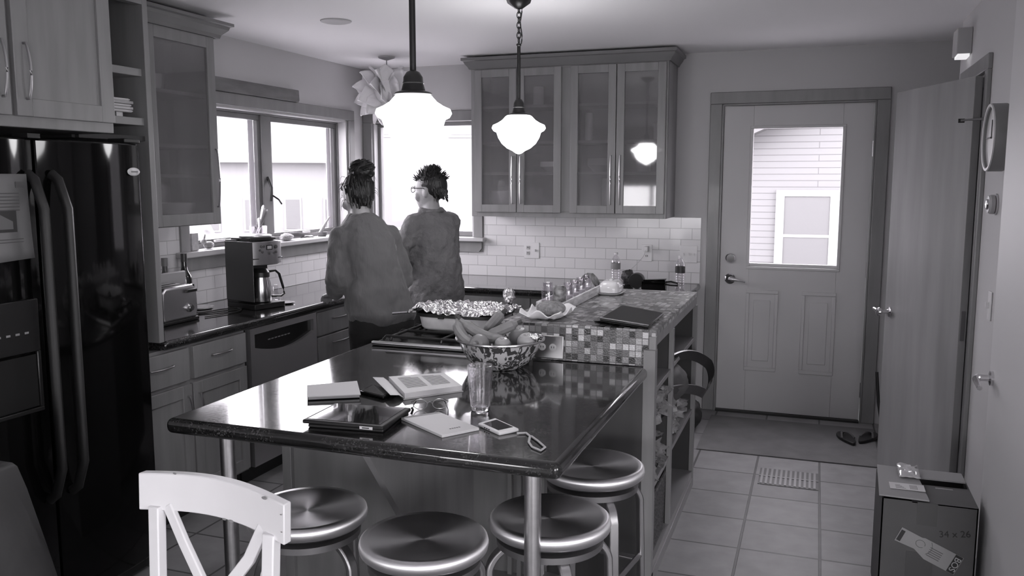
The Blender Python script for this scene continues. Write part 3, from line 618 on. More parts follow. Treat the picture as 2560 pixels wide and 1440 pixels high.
bx(-.96, -.558, 3.225, 4.37, .05, .09).build('bottom_board', M_WOODH, SU)
bx(-.57, -.555, 3.2, 4.37, 0, .05).build('toe_board', M_WOODH, SU)
# ================================================================ pendant lamps
M_BRONZE = mat('dark_bronze', .03, .35, .6)
M_LAMP = emit('lit_opal_glass', .9, 14)
def pendant(x, y, label, chain):
    t = world_thing('pendant_lamp', (x, y, 1.72), label, 'pendant lamp', 'schoolhouse pendant lamps')
    s = .125 if not chain else .128
    zr = 1.815 if not chain else 1.845
    b = MB(); pr = [(.002, -.120), (.014, -.116), (.03, -.104), (.055, -.092), (.08, -.070), (.097, -.042), (.105, -.016), (.12, -.008), (.127, .004), (.122, .018), (.1, .028), (.078, .042), (.062, .06), (.055, .064)]
    b.lathe([(r*s/.125, z+zr) for r, z in pr], (x, y, 0), seg=48); b.build('lamp_shade', M_LAMP, t)
    b = MB(); pr = [(.06, .062), (.064, .066), (.06, .072), (.04, .078), (.034, .1), (.036, .103), (.033, .108), (.032, .122), (.022, .138), (.01, .144)]
    k = 1.0 if not chain else .78
    b.lathe([(r*k, z+zr) for r, z in pr], (x, y, 0), seg=28); b.build('socket_cap', M_BRONZE, t)
    b = MB()
    if not chain: b.lathe([(.0105, zr+.13), (.0105, 2.43)], (x, y, 0), seg=14)
    else: b.lathe([(.0085, zr+.12), (.0085, 2.235), (.012, 2.238), (.012, 2.245), (.004, 2.25)], (x, y, 0), seg=14)
    b.build('stem', M_BRONZE, t)
    if chain:
        b = MB(); z = 2.262; k = 0
        while z < 2.41:
            a = k % 2; pts = [(x+(math.cos(q)*.0095 if a else 0), y+(0 if a else math.cos(q)*.0095), z+math.sin(q)*.0165) for q in [2*PI*i/12 for i in range(12)]]
            b.tube(pts, .0026, 6, closed=True, upv=(0, 1, 0) if a else (1, 0, 0)); z += .0235; k += 1
        b.build('chain', M_BRONZE, t)
        b = MB(); b.tube([(x+.012+.004*math.sin(9*q), y, 2.245+.185*q) for q in [i/10 for i in range(11)]], .003, 6); b.build('cord', M_BRONZE, t)
    b = MB(); b.lathe([(.004, 2.405), (.02, 2.41), (.055, 2.435), (.06, 2.449)], (x, y, 0), seg=28); b.build('ceiling_canopy', M_BRONZE, t)
pendant(-1.275, 2.6, 'nearer glowing opal pendant lamp hanging on a straight rod', False)
pendant(-1.375, 3.95, 'farther glowing opal pendant lamp hanging on a chain and rod', True)
# petal lamp
PL = world_thing('petal_lamp', (-2.90, 5.42, 2.0), 'white flower-shaped petal pendant lamp in the window corner', 'pendant lamp')
random.seed(4); M_PETAL = mat('petal_plastic', .78, .5)
nb = M_PETAL.node_tree.nodes['Principled BSDF']; nb.inputs['Subsurface Weight'].default_value = 0
cx, cy, cz = -2.86, 5.42, 2.205
for row, (el_, n, L_, W_) in enumerate(((60, 5, .15, .15), (36, 7, .17, .16), (10, 8, .18, .16), (-14, 8, .18, .16), (-38, 7, .18, .15), (-62, 6, .17, .13), (-85, 4, .12, .1))):
    for k in range(n):
        az = 2*PI*(k+.5*(row % 2))/n+random.uniform(-.1, .1); e = R(el_); rs = []
        roll = R(random.uniform(55, 85)) if abs(el_) < 50 else R(random.uniform(-20, 20)); base = Vector((math.cos(az)*math.cos(e), math.sin(az)*math.cos(e), math.sin(e))); side = Vector((-math.sin(az), math.cos(az), 0)); nrm = side.cross(base); side, nrm = side*math.cos(roll)+nrm*math.sin(roll), nrm*math.cos(roll)-side*math.sin(roll)
        b = MB(); m_ = 8; n2 = 5; vs = []
        for i in range(m_+1):
            t = i/m_; w_ = W_*.5*(.75+.9*t*(1-t) if t < .5 else (.75+.225)*(1-(t-.5)/.5)**.8+.01)
            c = Vector((cx, cy, cz))+base*(.065+L_*t)+nrm*(-.012*math.sin(PI*t)+.012*t)
            vs.append([c+side*w_*(2*j/n2-1)+nrm*(.018*(1-(2*j/n2-1)**2)) for j in range(n2+1)])
        b.rings(vs, close=False, cap=False); b.sharp = 80; p = b.build('petal', M_PETAL, PL); so = p.modifiers.new('thick', 'SOLIDIFY'); so.thickness = .0015
b = MB(); b.sphere((cx, cy, cz), .10, 20, 14); b.build('core', M_PETAL, PL)
b = MB(); b.lathe([(.004, cz+.05), (.004, 2.43)], (cx, cy, 0), seg=8); b.build('cord', mat('cord_grey', .3, .5), PL)
b = MB(); b.lathe([(.01, 2.425), (.055, 2.44), (.06, 2.449)], (cx, cy, 0), seg=24); b.build('ceiling_canopy', mat('canopy_grey', .35, .4), PL)
b = MB(); b.lathe([(.05, 2.444), (.068, 2.441), (.082, 2.445), (.084, 2.4495)], (-2.48, 4.13, 0), seg=36); tag(b.build('ceiling_speaker', mat('disc_grey', .38, .5)), 'flat round disc fixture on the ceiling above the left counter', 'ceiling fixture')
# board on the window casing
b = MB(); b.prism([(4.03, 2.121), (5.035, 2.121), (5.045, 2.135), (5.04, 2.20), (4.03, 2.20)], 'x', -3.355, -3.325); b.bev = .003; tag(b.build('wooden_board', mat('weathered_board', .16, .6, noise_amt=.25, noise_scale=4, stretch=(1,1,5))), 'long plain wooden board lying along the top of the left window casing', 'board')
# ================================================================ left counter items
zc = .8855
TS = world_thing('toaster', (-3.08, 3.42, zc), 'chrome two-slice toaster beside the refrigerator panel', 'toaster')
b = MB(); pr = [(3.31, .90), (3.55, .90), (3.56, .95), (3.555, 1.045), (3.53, 1.07), (3.33, 1.07), (3.305, 1.045), (3.30, .95)]
b.prism([(p[0], p[1]) for p in pr], 'x', -3.16, -2.995); b.bev = .012; b.bseg = 4; b.sharp = 60; TSB = b.build('body', mat('toaster_chrome', .8, .3, 1), TS)
bx(-3.165, -2.99, 3.30, 3.56, .886, .902, bev=.004).build('base', M_BLK, TS)
bx(-3.162, -2.992, 3.285, 3.312, .895, 1.055, bev=.01).build('side_cap', M_BLK, TS)
b = MB(); b.box(-3.12, -3.098, 3.345, 3.52, 1.068, 1.0715); b.box(-3.065, -3.043, 3.345, 3.52, 1.068, 1.0715); b.build('slot', M_BLK, TS)
bx(-2.996, -2.975, 3.46, 3.535, 1.035, 1.05, bev=.004).build('lever', M_BLK, TS)
b = MB(); b.lathe([(.022, 0), (.022, .008), (.014, .012), (.014, .022), (.003, .023)], seg=24, m=Matrix.Translation((-2.995, 3.49, .955)) @ Matrix.Rotation(PI/2, 4, 'Y')); b.build('dial', M_STEELD, TS)
def bottle(nm, x, y, h, r, m, lab, neck=.014, cat='bottle', grp=None, z0=zc, capm=None):
    b = MB(); b.lathe([(r*.85, 0), (r, .006), (r, h*.55), (r*.92, h*.62), (r*.55, h*.7), (neck*1.1, h*.76), (neck, h*.8), (neck, h*.965), (neck*1.15, h*.967), (neck*1.15, h)], (x, y, z0), seg=28)
    o = tag(b.build(nm, m), lab, cat, grp)
    if capm: b = MB(); b.lathe([(neck*1.2, h*.86), (neck*1.22, h+.001), (.002, h+.002)], (x, y, z0), seg=16); b.build('foil_cap', capm, o)
    return o
M_BOT = mat('dark_bottle_glass', .02, .1, coat=.4)
bottle('wine_bottle', -3.27, 3.64, .30, .037, mat('grey_bottle', .09, .35), 'left wine bottle standing behind the toaster', grp='wine bottles', capm=mat('bottle_cap', .2, .4))
bottle('wine_bottle', -3.25, 3.765, .315, .038, M_BOT, 'taller dark wine bottle standing right behind the toaster', grp='wine bottles', capm=mat('foil_dark', .05, .35))
b = MB(); b.box(-3.205, -3.185, 3.26, 3.70, .886, 1.118); b.bev = .006; tag(b.build('cutting_board', mat('pale_board', .38, .5)), 'pale cutting board standing on edge between toaster and bottles', 'cutting board')
b = bx(-3.17, -3.10, 3.585, 3.665, .886, 1.055, bev=.006); tag(b.build('canister', M_BOT), 'dark tall canister tight against the right side of the toaster', 'canister')
b = bx(-3.355, -3.345, 3.38, 3.46, 1.04, 1.16, bev=.002); OT = tag(b.build('wall_outlet', M_PLASTIC), 'outlet with two black plugs behind the toaster', 'outlet')
for z in (1.075, 1.125):
    b = MB(); b.tube([(-3.345, 3.42, z), (-3.31, 3.425, z+.004), (-3.29, 3.45, z-.01), (-3.285, 3.47, z-.05)], [.012, .011, .005, .004]); b.build('plug', M_BLK, OT)
def cable(nm, pts, r, m, lab, cat='cable'):
    P = [Vector(p) for p in pts]; out = []
    for i in range(len(P)-1):
        p0 = P[max(i-1, 0)]; p1 = P[i]; p2 = P[i+1]; p3 = P[min(i+2, len(P)-1)]
        for k in range(6):
            t = k/6; out.append(.5*((2*p1)+(-p0+p2)*t+(2*p0-5*p1+4*p2-p3)*t*t+(-p0+3*p1-3*p2+p3)*t**3))
    out.append(P[-1]); b = MB(); b.tube(out, r, 6); o = b.build(nm, m); tag(o, lab, cat); return o
zq = .8895
cable('power_cord', [(-3.10, 3.68, zq), (-3.05, 3.75, zq), (-3.0, 3.86, zq), (-2.99, 3.90, zq), (-3.02, 3.93, zq), (-3.08, 3.86, zq), (-3.11, 3.72, zq), (-3.15, 3.70, zq)], .0032, M_BLK, 'black power cord coiled on the counter between toaster and coffee maker')
cable('power_cord', [(-2.99, 3.60, zq), (-2.965, 3.70, zq), (-2.95, 3.82, zq), (-2.98, 3.885, zq+.0), (-3.03, 3.92, zq)], .003, M_BLK, 'second black cord curving nearer the counter edge by the coffee maker')
b = MB(); b.lathe([(.05, 0), (.065, .004), (.07, .012), (.066, .012), (.05, .006), (.003, .006)], (-3.23, 3.86, zc), seg=28); tag(b.build('small_plate', M_PORC), 'small pale dish on the counter behind the black cord', 'dish')
# coffee maker
CM = world_thing('coffee_maker', (-3.0, 4.0, zc), 'tall black and steel coffee maker with a thermal carafe', 'coffee maker')
cm = Matrix.Translation((-2.985, 4.03, 0)) @ Matrix.Rotation(R(-15), 4, 'Z')
b = MB(); b.box(-.12, .12, -.105, .105, .886, .915, m=cm); b.box(-.12, -.02, -.105, .105, .915, 1.27, m=cm); b.box(-.02, .12, -.105, .105, 1.165, 1.17, m=cm); b.bev = .006
b.build('body', mat('coffee_black', .012, .35), CM)
b = MB(); b.box(-.121, .118, -.1075, -.104, .93, 1.262, m=cm); b.bev = .002; b.build('side_panel', mat('coffee_grey', .06, .4), CM)
b = MB(); pts = [(-.02, -.107), (.10, -.107), (.122, -.06), (.128, 0), (.122, .06), (.10, .107), (-.02, .107)]
b.prism(pts, 'z', 1.13, 1.262, m=cm); b.bev = .004; hd = b.build('brew_head', mat('coffee_steel', .35, .3, 1), CM)
b = MB(); b.box(.126, .1295, -.02, .022, 1.215, 1.242, m=cm); b.build('display', mat('display_frame', .02, .3), hd)
b = MB(); b.box(.1285, .1300, -.014, .016, 1.220, 1.237, m=cm); b.build('display_screen', mat('lcd_pale', .5, .3), hd)
for (yy, zz, w_) in ((-.052, 1.235, .007), (-.035, 1.235, .007), (-.045, 1.205, .007), (-.06, 1.215, .006), (.0, 1.195, .008), (.035, 1.195, .006), (.05, 1.23, .01), (.05, 1.2, .007)):
    b = MB(); b.lathe([(w_, 0), (w_, .004), (w_*.7, .0055), (.0005, .0056)], seg=14, m=cm @ Matrix.Translation((.1235, yy, zz)) @ Matrix.Rotation(PI/2, 4, 'Y')); b.build('button', mat('button_dark', .08, .3), hd)
b = MB(); b.prism([(-.09, -.09), (.08, -.09), (.105, 0), (.08, .09), (-.09, .09)], 'z', 1.264, 1.282, m=cm); b.bev = .004; b.build('lid', mat('coffee_black', .012, .35), CM)
b = MB(); b.lathe([(.085, 1.282), (.092, 1.287), (.092, 1.292), (.08, 1.297), (.002, 1.298)], seg=36, m=cm @ Matrix.Translation((.01, 0, 0))); b.build('lid_ring', mat('lid_pale', .55, .25, .4), CM)
b = MB(); b.lathe([(.048, .917), (.055, .922), (.058, .96), (.055, 1.02), (.047, 1.055), (.047, 1.06)], seg=32, m=cm @ Matrix.Translation((.045, 0, 0))); cf = b.build('carafe', mat('carafe_steel', .5, .2, 1), CM)
b = MB(); b.lathe([(.05, 1.058), (.05, 1.085), (.035, 1.105), (.003, 1.108)], seg=24, m=cm @ Matrix.Translation((.045, 0, 0))); b.build('carafe_lid', mat('coffee_black', .012, .35), cf)
b = MB(); b.tube([cm @ Vector(p) for p in ((.06, .045, 1.085), (.07, .085, 1.09), (.078, .105, 1.07), (.085, .125, .99), (.088, .13, .955), (.082, .11, .94), (.07, .055, .945))], [.010, .010, .011, .010, .010, .009, .008], 10, flat=.7); b.build('carafe_handle', mat('coffee_black', .012, .35), cf)
b = MB(); b.lathe([(.03, 0), (.042, .006), (.045, .04), (.034, .075), (.03, .095), (.032, .096)], (-3.02, 4.24, zc), seg=28, cap=False); tag(b.build('glass_jar', M_JAR), 'round clear glass jar behind the coffee carafe handle', 'jar')
b = MB(); b.lathe([(.03, 0), (.05, .003), (.055, .008), (.003, .005)], (-2.90, 4.19, zc), seg=28); tag(b.build('saucer', mat('saucer_steel', .5, .2, 1)), 'small shiny saucer beside the coffee maker base', 'saucer')
# ---- window sill items
zs = 1.198
JR = world_thing('utensil_jar', (-3.37, 4.60, zs), 'clear glass jar of wooden utensils on the left window sill', 'jar')
b = MB(); b.lathe([(.05, 0), (.052, .004), (.055, .11), (.053, .11), (.05, .006), (.003, .006)], (-3.37, 4.60, zs), seg=28, cap=False); b.build('jar', M_JAR, JR)
random.seed(2)
for k, (dx, dy, L_) in enumerate(((.0, .03, .23), (.01, .045, .21), (-.01, .06, .20), (.01, .015, .16), (0, -.02, .15))):
    p0 = Vector((-3.37-dx, 4.60-dy*.8, zs+.012)); d_ = Vector((dx*.5, dy*1.9+.03, L_)); b = MB(); b.tube([p0, p0+d_*.55, p0+d_*.8, p0+d_*.95, p0+d_], [.004, .006, .012, .013, .004], 8, flat=.5)
    tag(b.build('wooden_spoon', mat('spoon_wood', [.3, .18, .12, .45, .4][k], .5)), ['tallest wooden spoon leaning in the sill jar', 'dark wooden spatula leaning right in the sill jar', 'darkest short spoon at the right in the sill jar', 'pale spoon inside the left of the sill jar', 'pale stick at the far left of the sill jar'][k], 'utensil', 'wooden utensils in the sill jar')
b = bx(-3.40, -3.35, 3.955, 4.01, zs, zs+.10, bev=.003); tag(b.build('candle_box', mat('pale_box', .42, .6, noise_amt=.2, noise_scale=60)), 'small pale patterned box at the left end of the window sill', 'box')
BD = world_thing('sill_ornament', (-3.37, 4.09, zs), 'small grey bird-shaped ornament on the left of the window sill', 'ornament')
b = MB(); b.sphere((-3.37, 4.12, zs+.022), .022, 16, 10, (1, 1.9, 1)); b.build('body', mat('orn_grey', .25, .4), BD)
b = MB(); b.sphere((-3.37, 4.075, zs+.045), .018, 12, 8); b.tube([(-3.37, 4.075, zs+.05), (-3.37, 4.09, zs+.085)], [.008, .004]); b.build('head', mat('orn_grey', .25, .4), BD)
random.seed(7)
b = MB(); vs = []
for k in range(9):
    t = k/8; r_ = .022*(.5+math.sin(PI*min(1, t*1.1))*.8); c = Vector((-3.34, 4.80+.13*t, zs+.022))
    vs.append([c+Vector((math.cos(a)*r_*random.uniform(.85, 1.15)*1.3, 0, max(-.021, math.sin(a)*r_*random.uniform(.8, 1.1)))) for a in [2*PI*i/14 for i in range(14)]])
b.rings(vs); tag(b.build('rolled_cloth', mat('knit_cloth', .55, .9, noise_amt=.4, noise_scale=90, bump=.8)), 'rolled patterned cloth on the window sill beside the jar', 'cloth')
b = MB(); b.tube([(-3.36, 4.93, zs+.03), (-3.34, 4.98, zs+.034), (-3.33, 5.04, zs+.03), (-3.33, 5.06, zs+.02)], [.02, .017, .014, .006], 10); tag(b.build('garden_glove', mat('glove_grey', .15, .8)), 'dark grey rolled glove lying behind on the window sill', 'glove')
b = MB(); b.tube([(-3.32, 5.00, zs+.011), (-3.31, 5.04, zs+.015), (-3.30, 5.10, zs+.014), (-3.30, 5.13, zs+.008)], [.006, .011, .012, .004], 8, flat=.7); tag(b.build('paring_knife', mat('knife_dark', .12, .3, .5)), 'small dark folded knife lying on the window sill', 'knife')
MO = world_thing('mortar', (-3.36, 5.33, zs), 'small grey mortar with a leaning pestle on the window sill', 'mortar')
b = MB(); b.lathe([(.028, 0), (.036, .012), (.04, .03), (.036, .03), (.03, .014), (.003, .01)], (-3.36, 5.33, zs), seg=22); b.build('mortar_bowl', mat('stone_grey', .12, .6), MO)
b = MB(); b.tube([(-3.36, 5.30, zs+.02), (-3.355, 5.35, zs+.07), (-3.35, 5.40, zs+.12), (-3.35, 5.42, zs+.135)], [.013, .012, .006, .005], 10); b.build('pestle', mat('pestle_grey', .25, .5), MO)
# ================================================================ back counter / bar items
def outlet_y(x, z, w_, h_, lab, kind, y=5.956):
    o = tag(bx(x-w_/2, x+w_/2, y-.006, y, z-h_/2, z+h_/2, bev=.002).build('wall_outlet', M_PLASTIC), lab, 'outlet')
    return o
o = outlet_y(-1.97, 1.085, .118, .118, 'double outlet and switch plate on the tile below the left cabinets', 2)
for dz in (-.02, .02):
    bx(-2.01, -1.985, 5.946, 5.951, 1.085+dz-.013, 1.085+dz+.013, bev=.002).build('socket', mat('socket_grey', .45, .4), o)
    b = MB(); b.box(-2.003, -2.0005, 5.9445, 5.9465, 1.083+dz, 1.092+dz); b.box(-1.9945, -1.992, 5.9445, 5.9465, 1.083+dz, 1.092+dz); b.build('slot', M_BLK, o)
b = MB(); b.box(-1.948, -1.938, 5.935, 5.951, 1.078, 1.094); b.build('switch_toggle', M_PLASTIC, o)
o = outlet_y(-1.115, 1.09, .075, .118, 'outlet with a white charger plugged in near the tile end', 1)
bx(-1.128, -1.10, 5.905, 5.951, 1.10, 1.14, bev=.004).build('charger', M_PLASTIC, o)
b = MB(); b.box(-1.122, -1.119, 5.948, 5.951, 1.065, 1.076); b.box(-1.111, -1.108, 5.948, 5.951, 1.065, 1.076); b.build('slot', M_BLK, o)
o = tag(bx(-.885, -.765, 5.951, 5.956, 1.03, 1.15, bev=.002).build('switch_plate', M_PLASTIC), 'white three-toggle switch plate at the right end of the tile', 'switch')
for k in range(3): bx(-.862+.035*k, -.855+.035*k, 5.940, 5.952, 1.082, 1.098).build('switch_toggle', M_PLASTIC, o)
cable('charger_cord', [(-1.114, 5.9, 1.115), (-1.13, 5.90, 1.07), (-1.19, 5.90, 1.0), (-1.24, 5.88, .955), (-1.27, 5.86, .91), (-1.28, 5.84, .891)], .002, mat('cord_pale', .5, .5), 'thin pale charger cord hanging down the tile wall')
def water_bottle(x, y, lab, lm, grp='clear water bottles', h=.225):
    t = world_thing('water_bottle', (x, y, zc), lab, 'bottle', grp); r = .033
    pr = [(.024, 0), (r, .008)]
    for k in range(5): z = .02+.016*k; pr += [(r, z), (r*.93, z+.006), (r, z+.012)]
    pr += [(r, .105), (r*.97, .107), (r*.97, .155), (r, .157), (r*.9, .175), (.014, .2), (.0125, .205), (.0125, .215)]
    b = MB(); b.lathe(pr, (x, y, zc), seg=26, cap=False); b.build('bottle_body', M_JAR, t)
    b = MB(); b.lathe([(.0332, .108), (.0332, .152)], (x, y, zc), seg=26, cap=False); b.build('label_band', lm, t)
    b = MB(); b.lathe([(.0145, .208), (.0145, .222), (.002, .223)], (x, y, zc), seg=16); b.build('cap', M_PLASTIC, t)
    return t
water_bottle(-1.285, 5.72, 'left clear water bottle with a grey label, behind the butter dish', mat('label_grey', .25, .4))
water_bottle(-.83, 5.62, 'right clear water bottle with a dark label, at the counter end', mat('label_dark', .04, .4))
b = MB(); vs = []; random.seed(5)
for j in range(7):
    t = j/6; r_ = .045*math.sin(PI*(.18+.62*t)); vs.append([Vector((-1.205+math.cos(a)*r_*random.uniform(.8, 1.2), 5.76+math.sin(a)*r_, zc+.10*t+random.uniform(-.006, .006)*(j > 0))) for a in [2*PI*i/16 for i in range(16)]])
b.rings(vs); tag(b.build('crumpled_bag', mat('bag_dark', .05, .35, noise_amt=.6, noise_scale=30, bump=.8)), 'dark crumpled bag on the back counter behind the left water bottle', 'bag')
HP = world_thing('tape_dispenser', (-1.0, 5.56, zc), 'black device with a round drum and looped strap on the back counter', 'device')
b = MB(); b.box(-1.02, -.86, 5.53, 5.60, zc, zc+.055); b.prism([(-1.02, zc+.055), (-.87, zc+.055), (-.86, zc+.072), (-1.02, zc+.062)], 'y', 5.535, 5.595); b.bev = .006; b.build('body', M_BLACK, HP)
b = MB(); b.lathe([(.02, -.035), (.048, -.035), (.052, -.02), (.052, .02), (.048, .035), (.02, .035)], seg=28, m=Matrix.Translation((-1.055, 5.565, zc+.053)) @ rotY); b.build('drum', mat('drum_black', .015, .3), HP)
b = MB(); b.tube([(-.865, 5.565, zc+.05), (-.83, 5.565, zc+.055), (-.785, 5.56, zc+.045), (-.785, 5.56, zc+.03), (-.83, 5.565, zc+.03), (-.865, 5.565, zc+.035)], .006, 6); b.build('strap', M_BLK, HP)
b = MB(); b.tube([(-1.16+.03*math.cos(q)+.006*q, 5.56+.02*math.sin(q), zc+.018+.012*math.sin(q*.7)) for q in [i*.35 for i in range(50)]], .003, 5); b.build('coiled_cord', M_BLK, HP)
for o_ in [HP]: o_.location.x -= .05
# bar top
zb = 1.0305
TR = thing('jar_tray', tuple(on(1412, 752, zb)), math.atan2(on(1507, 722, zb).y-on(1362+50, 780, zb).y, on(1507, 722, zb).x-on(1405, 778, zb).x), 'long whitewashed wooden tray holding a row of glass jars', 'tray')
t0 = on(1410, 780, zb); t1_ = on(1507, 730, zb); dd = (t1_-t0); Lt = dd.length+.03; TR.location = (t0+t1_)/2; TR.location.x -= .06; TR.location.z = zb; ta = math.atan2(dd.y, dd.x); TR.rotation_euler.z = ta
M_WW = mat('whitewashed_wood', .68, .7, noise_amt=.3, noise_scale=12, stretch=(1,6,6))
bx(-Lt/2, Lt/2, -.055, .055, 0, .012).build('tray_base', M_WW, TR)
for s in (-1, 1): bx(-Lt/2, Lt/2, s*.058-.006, s*.058+.006, 0, .042, bev=.002).build('tray_side', M_WW, TR)
for s in (-1, 1): bx(s*(Lt/2-.006)-.006, s*(Lt/2-.006)+.006, -.052, .052, 0, .042, bev=.002).build('tray_end', M_WW, TR)
def tray_pt(a, c, z): return Matrix.Translation(TR.location) @ Matrix.Rotation(ta, 4, 'Z') @ Vector((a, c, z))
def jar(p, r, h, lab):
    b = MB(); b.lathe([(r*.9, 0), (r, .004), (r, h*.72), (r*.75, h*.85), (r*.8, h), (r*.74, h), (r*.7, h*.85), (r*.92, h*.7), (r*.9, .006)], tuple(p), seg=22, cap=False); o = tag(b.build('spice_jar', M_JAR), lab, 'jar', 'glass jars in the white tray')
    b = MB(); b.lathe([(r*.84, .006), (r*.84, h*.3), (.002, h*.3)], tuple(p), seg=18); b.build('contents', mat('jar_contents', .45, .7), o)
    return o
jl = ['tallest glass jar at the near left end of the white tray', 'second jar from the near end of the white tray', 'third jar from the near end of the white tray', 'third jar from the far end of the white tray', 'second jar from the far end of the white tray', 'farthest glass jar in the white tray']
for k in range(6):
    jar(tray_pt(-Lt/2+.06+k*(Lt-.11)/5.6, (.028 if k == 0 else 0), .0125), .026 if k else .028, .082 if k else .108, jl[k])
CN = tray_pt(-Lt/2+.045, -.028, .0125)
b = MB(); vs = []
for j, (r_, z) in enumerate(((.02, 0), (.026, .01), (.028, .05), (.03, .085), (.024, .098), (.004, .09))): vs.append([CN+Vector((math.cos(a)*r_*(1+.12*math.sin(3*a)), math.sin(a)*r_, z)) for a in [2*PI*i/16 for i in range(16)]])
b.rings(vs); tag(b.build('printed_tin', mat('tin_print', .2, .4, noise_amt=.9, noise_scale=45)), 'small mottled grey tin at the near end of the white tray', 'tin')
b = MB(); b.lathe([(.014, 0), (.018, .003), (.018, .04), (.014, .045), (.003, .046)], tuple(tray_pt(-Lt/2-.035, 0, 0)), seg=16); tag(b.build('white_shaker', mat('shaker_white', .6, .4)), 'small white shaker standing just in front of the tray', 'shaker')
for q in range(1):
    c = tray_pt(Lt/2-.035, 0.01, .0125); b = MB()
    for k in range(7):
        a = PI*k/6; b.tube([c+Vector((math.cos(a)*.055*s_, .008*k-.02, .012+.062*math.sin(PI*.5*(1-abs(s_))))) for s_ in (-1, -.8, -.5, -.2, .2, .5, .8, 1)], [.004, .009, .011, .012, .012, .011, .009, .004], 8) if k in (0, 1, 5, 6) else None
    tag(b.build('striped_pot_holder', mat('striped_cloth', .14, .8, noise_amt=.8, noise_scale=9, stretch=(6,1,1))), 'striped grey knotted cloth at the far end of the tray', 'cloth')
bt = on(1528, 733, zb)
BT = world_thing('butter_dish', (bt.x, bt.y, zb), 'white porcelain butter dish on the far part of the mosaic bar', 'butter dish')
def rsq(a, c, z, n=28, ex=.55): return [Vector((bt.x+a*math.copysign(abs(math.cos(q))**ex, math.cos(q)), bt.y+c*math.copysign(abs(math.sin(q))**ex, math.sin(q)), zb+z)) for q in [2*PI*i/n for i in range(n)]]
b = MB(); b.rings([rsq(.055, .085, 0), rsq(.065, .098, .006), rsq(.068, .102, .01), rsq(.06, .09, .009)]); b.sharp = 60; b.build('dish_base', M_PORC, BT)
b = MB(); b.rings([rsq(.052, .08, .011), rsq(.054, .082, .03), rsq(.048, .074, .055), rsq(.036, .058, .065), rsq(.008, .012, .068)]); b.rings([rsq(.008, .02, .066), rsq(.01, .022, .076), rsq(.003, .01, .078)]); b.sharp = 60; b.build('dish_cover', M_PORC, BT)
# napkin with loaf
q0 = on(1370, 793, zb); random.seed(11)
b = MB(); n = 26; vs = []
for i in range(n):
    row = []
    for j in range(n):
        u_ = i/(n-1)*2-1; v_ = j/(n-1)*2-1; rr_ = max(abs(u_), abs(v_)); x = q0.x+.10*u_*(1-.10*rr_**4)+.006*math.sin(5*v_+1); y = q0.y+.14*v_*(1-.10*rr_**4)+.006*math.sin(6*u_)
        z = zb+.003+.038*max(0, rr_-.55)/.45*(.75+.35*math.sin(7*math.atan2(v_, u_)+.6))+.004*noise.noise(Vector((u_*3, v_*3, 0)))
        row.append(Vector((x, y, max(z, zb+.001))))
    vs.append(row)
b.rings(vs, close=False, cap=False); b.sharp = 80; nk = tag(b.build('cloth_napkin', M_CLOTH), 'white cloth napkin folded up around a loaf on the mosaic bar', 'napkin'); so = nk.modifiers.new('thick', 'SOLIDIFY'); so.thickness = .003; so.offset = 1
b = MB(); b.sphere((q0.x+.01, q0.y+.01, zb+.038), .05, 24, 14, (1.25, 1.15, .62)); tag(b.build('bread_loaf', mat('bread_crust', .25, .8, noise_amt=.35, noise_scale=70, bump=1, bscale=120)), 'rough round loaf lying in the white napkin', 'bread')
# tablet on the bar in its folded cover
pA, pB, pC, pD = on(1500, 795, zb+.035), on(1622, 814, zb+.012), on(1660, 782, zb+.012), on(1555, 762, zb+.035)
b = MB(); nrm = (pB-pA).cross(pD-pA).normalized()
b.add([pA, pB, pC, pD] + [p-nrm*.010 for p in (pA, pB, pC, pD)], [(0,1,2,3), (4,7,6,5), (0,4,5,1), (1,5,6,2), (2,6,7,3), (3,7,4,0)]); b.bev = .003
TB = tag(b.build('tablet_computer', mat('leather_black', .012, .42)), 'black tablet propped in a folded cover at the near edge of the mosaic bar', 'tablet')
b = MB(); b.tube([pA+Vector((0, -.002, .001)), pB+Vector((0, -.002, .001))], .0035, 6); b.build('metal_edge', M_CHROME, TB)
gA, gD = on(1485, 802, zb+.001), on(1545, 772, zb+.001)
b = MB(); b.add([pA-nrm*.011, pD-nrm*.011, gD, gA, (pA-nrm*.011)+Vector((.004, 0, -.002)), (pD-nrm*.011)+Vector((.004, 0, -.002)), gD+Vector((.006, 0, 0)), gA+Vector((.006, 0, 0))], [(0,1,2,3), (4,7,6,5), (0,4,5,1), (1,5,6,2), (2,6,7,3), (3,7,4,0)]); b.build('folded_cover', M_BLK, TB)
b = MB(); w1 = on(1495, 802, zb+.001); w2 = on(1622, 816, zb+.001); b.add([pA-nrm*.011, pB-nrm*.011, w2, w1, gA], [(0,1,2,3), (0,3,4)]); cv = b.build('cover_flap', M_BLK, TB); so = cv.modifiers.new('thick', 'SOLIDIFY'); so.thickness = .002
# outlet plate on the bar front
o = tag(bx(-1.052, -.925, 3.198, 3.2055, .893, .985, bev=.002).build('steel_outlet_plate', mat('plate_steel', .55, .3, 1)), 'steel outlet plate on the mosaic front above the granite', 'outlet')
for dx in (-.022, .022):
    b = MB(); b.lathe([(.014, 0), (.015, .003), (.012, .004), (.002, .004)], seg=20, m=Matrix.Translation((-.99+dx, 3.198, .938)) @ rotY @ Matrix.Rotation(0, 4, 'Z')); b.build('socket', mat('socket_grey', .45, .4), o)
    b = MB(); b.box(-.99+dx-.006, -.99+dx-.004, 3.1925, 3.1945, .935, .943); b.box(-.99+dx+.004, -.99+dx+.006, 3.1925, 3.1945, .935, .943); b.build('slot', M_BLK, o)
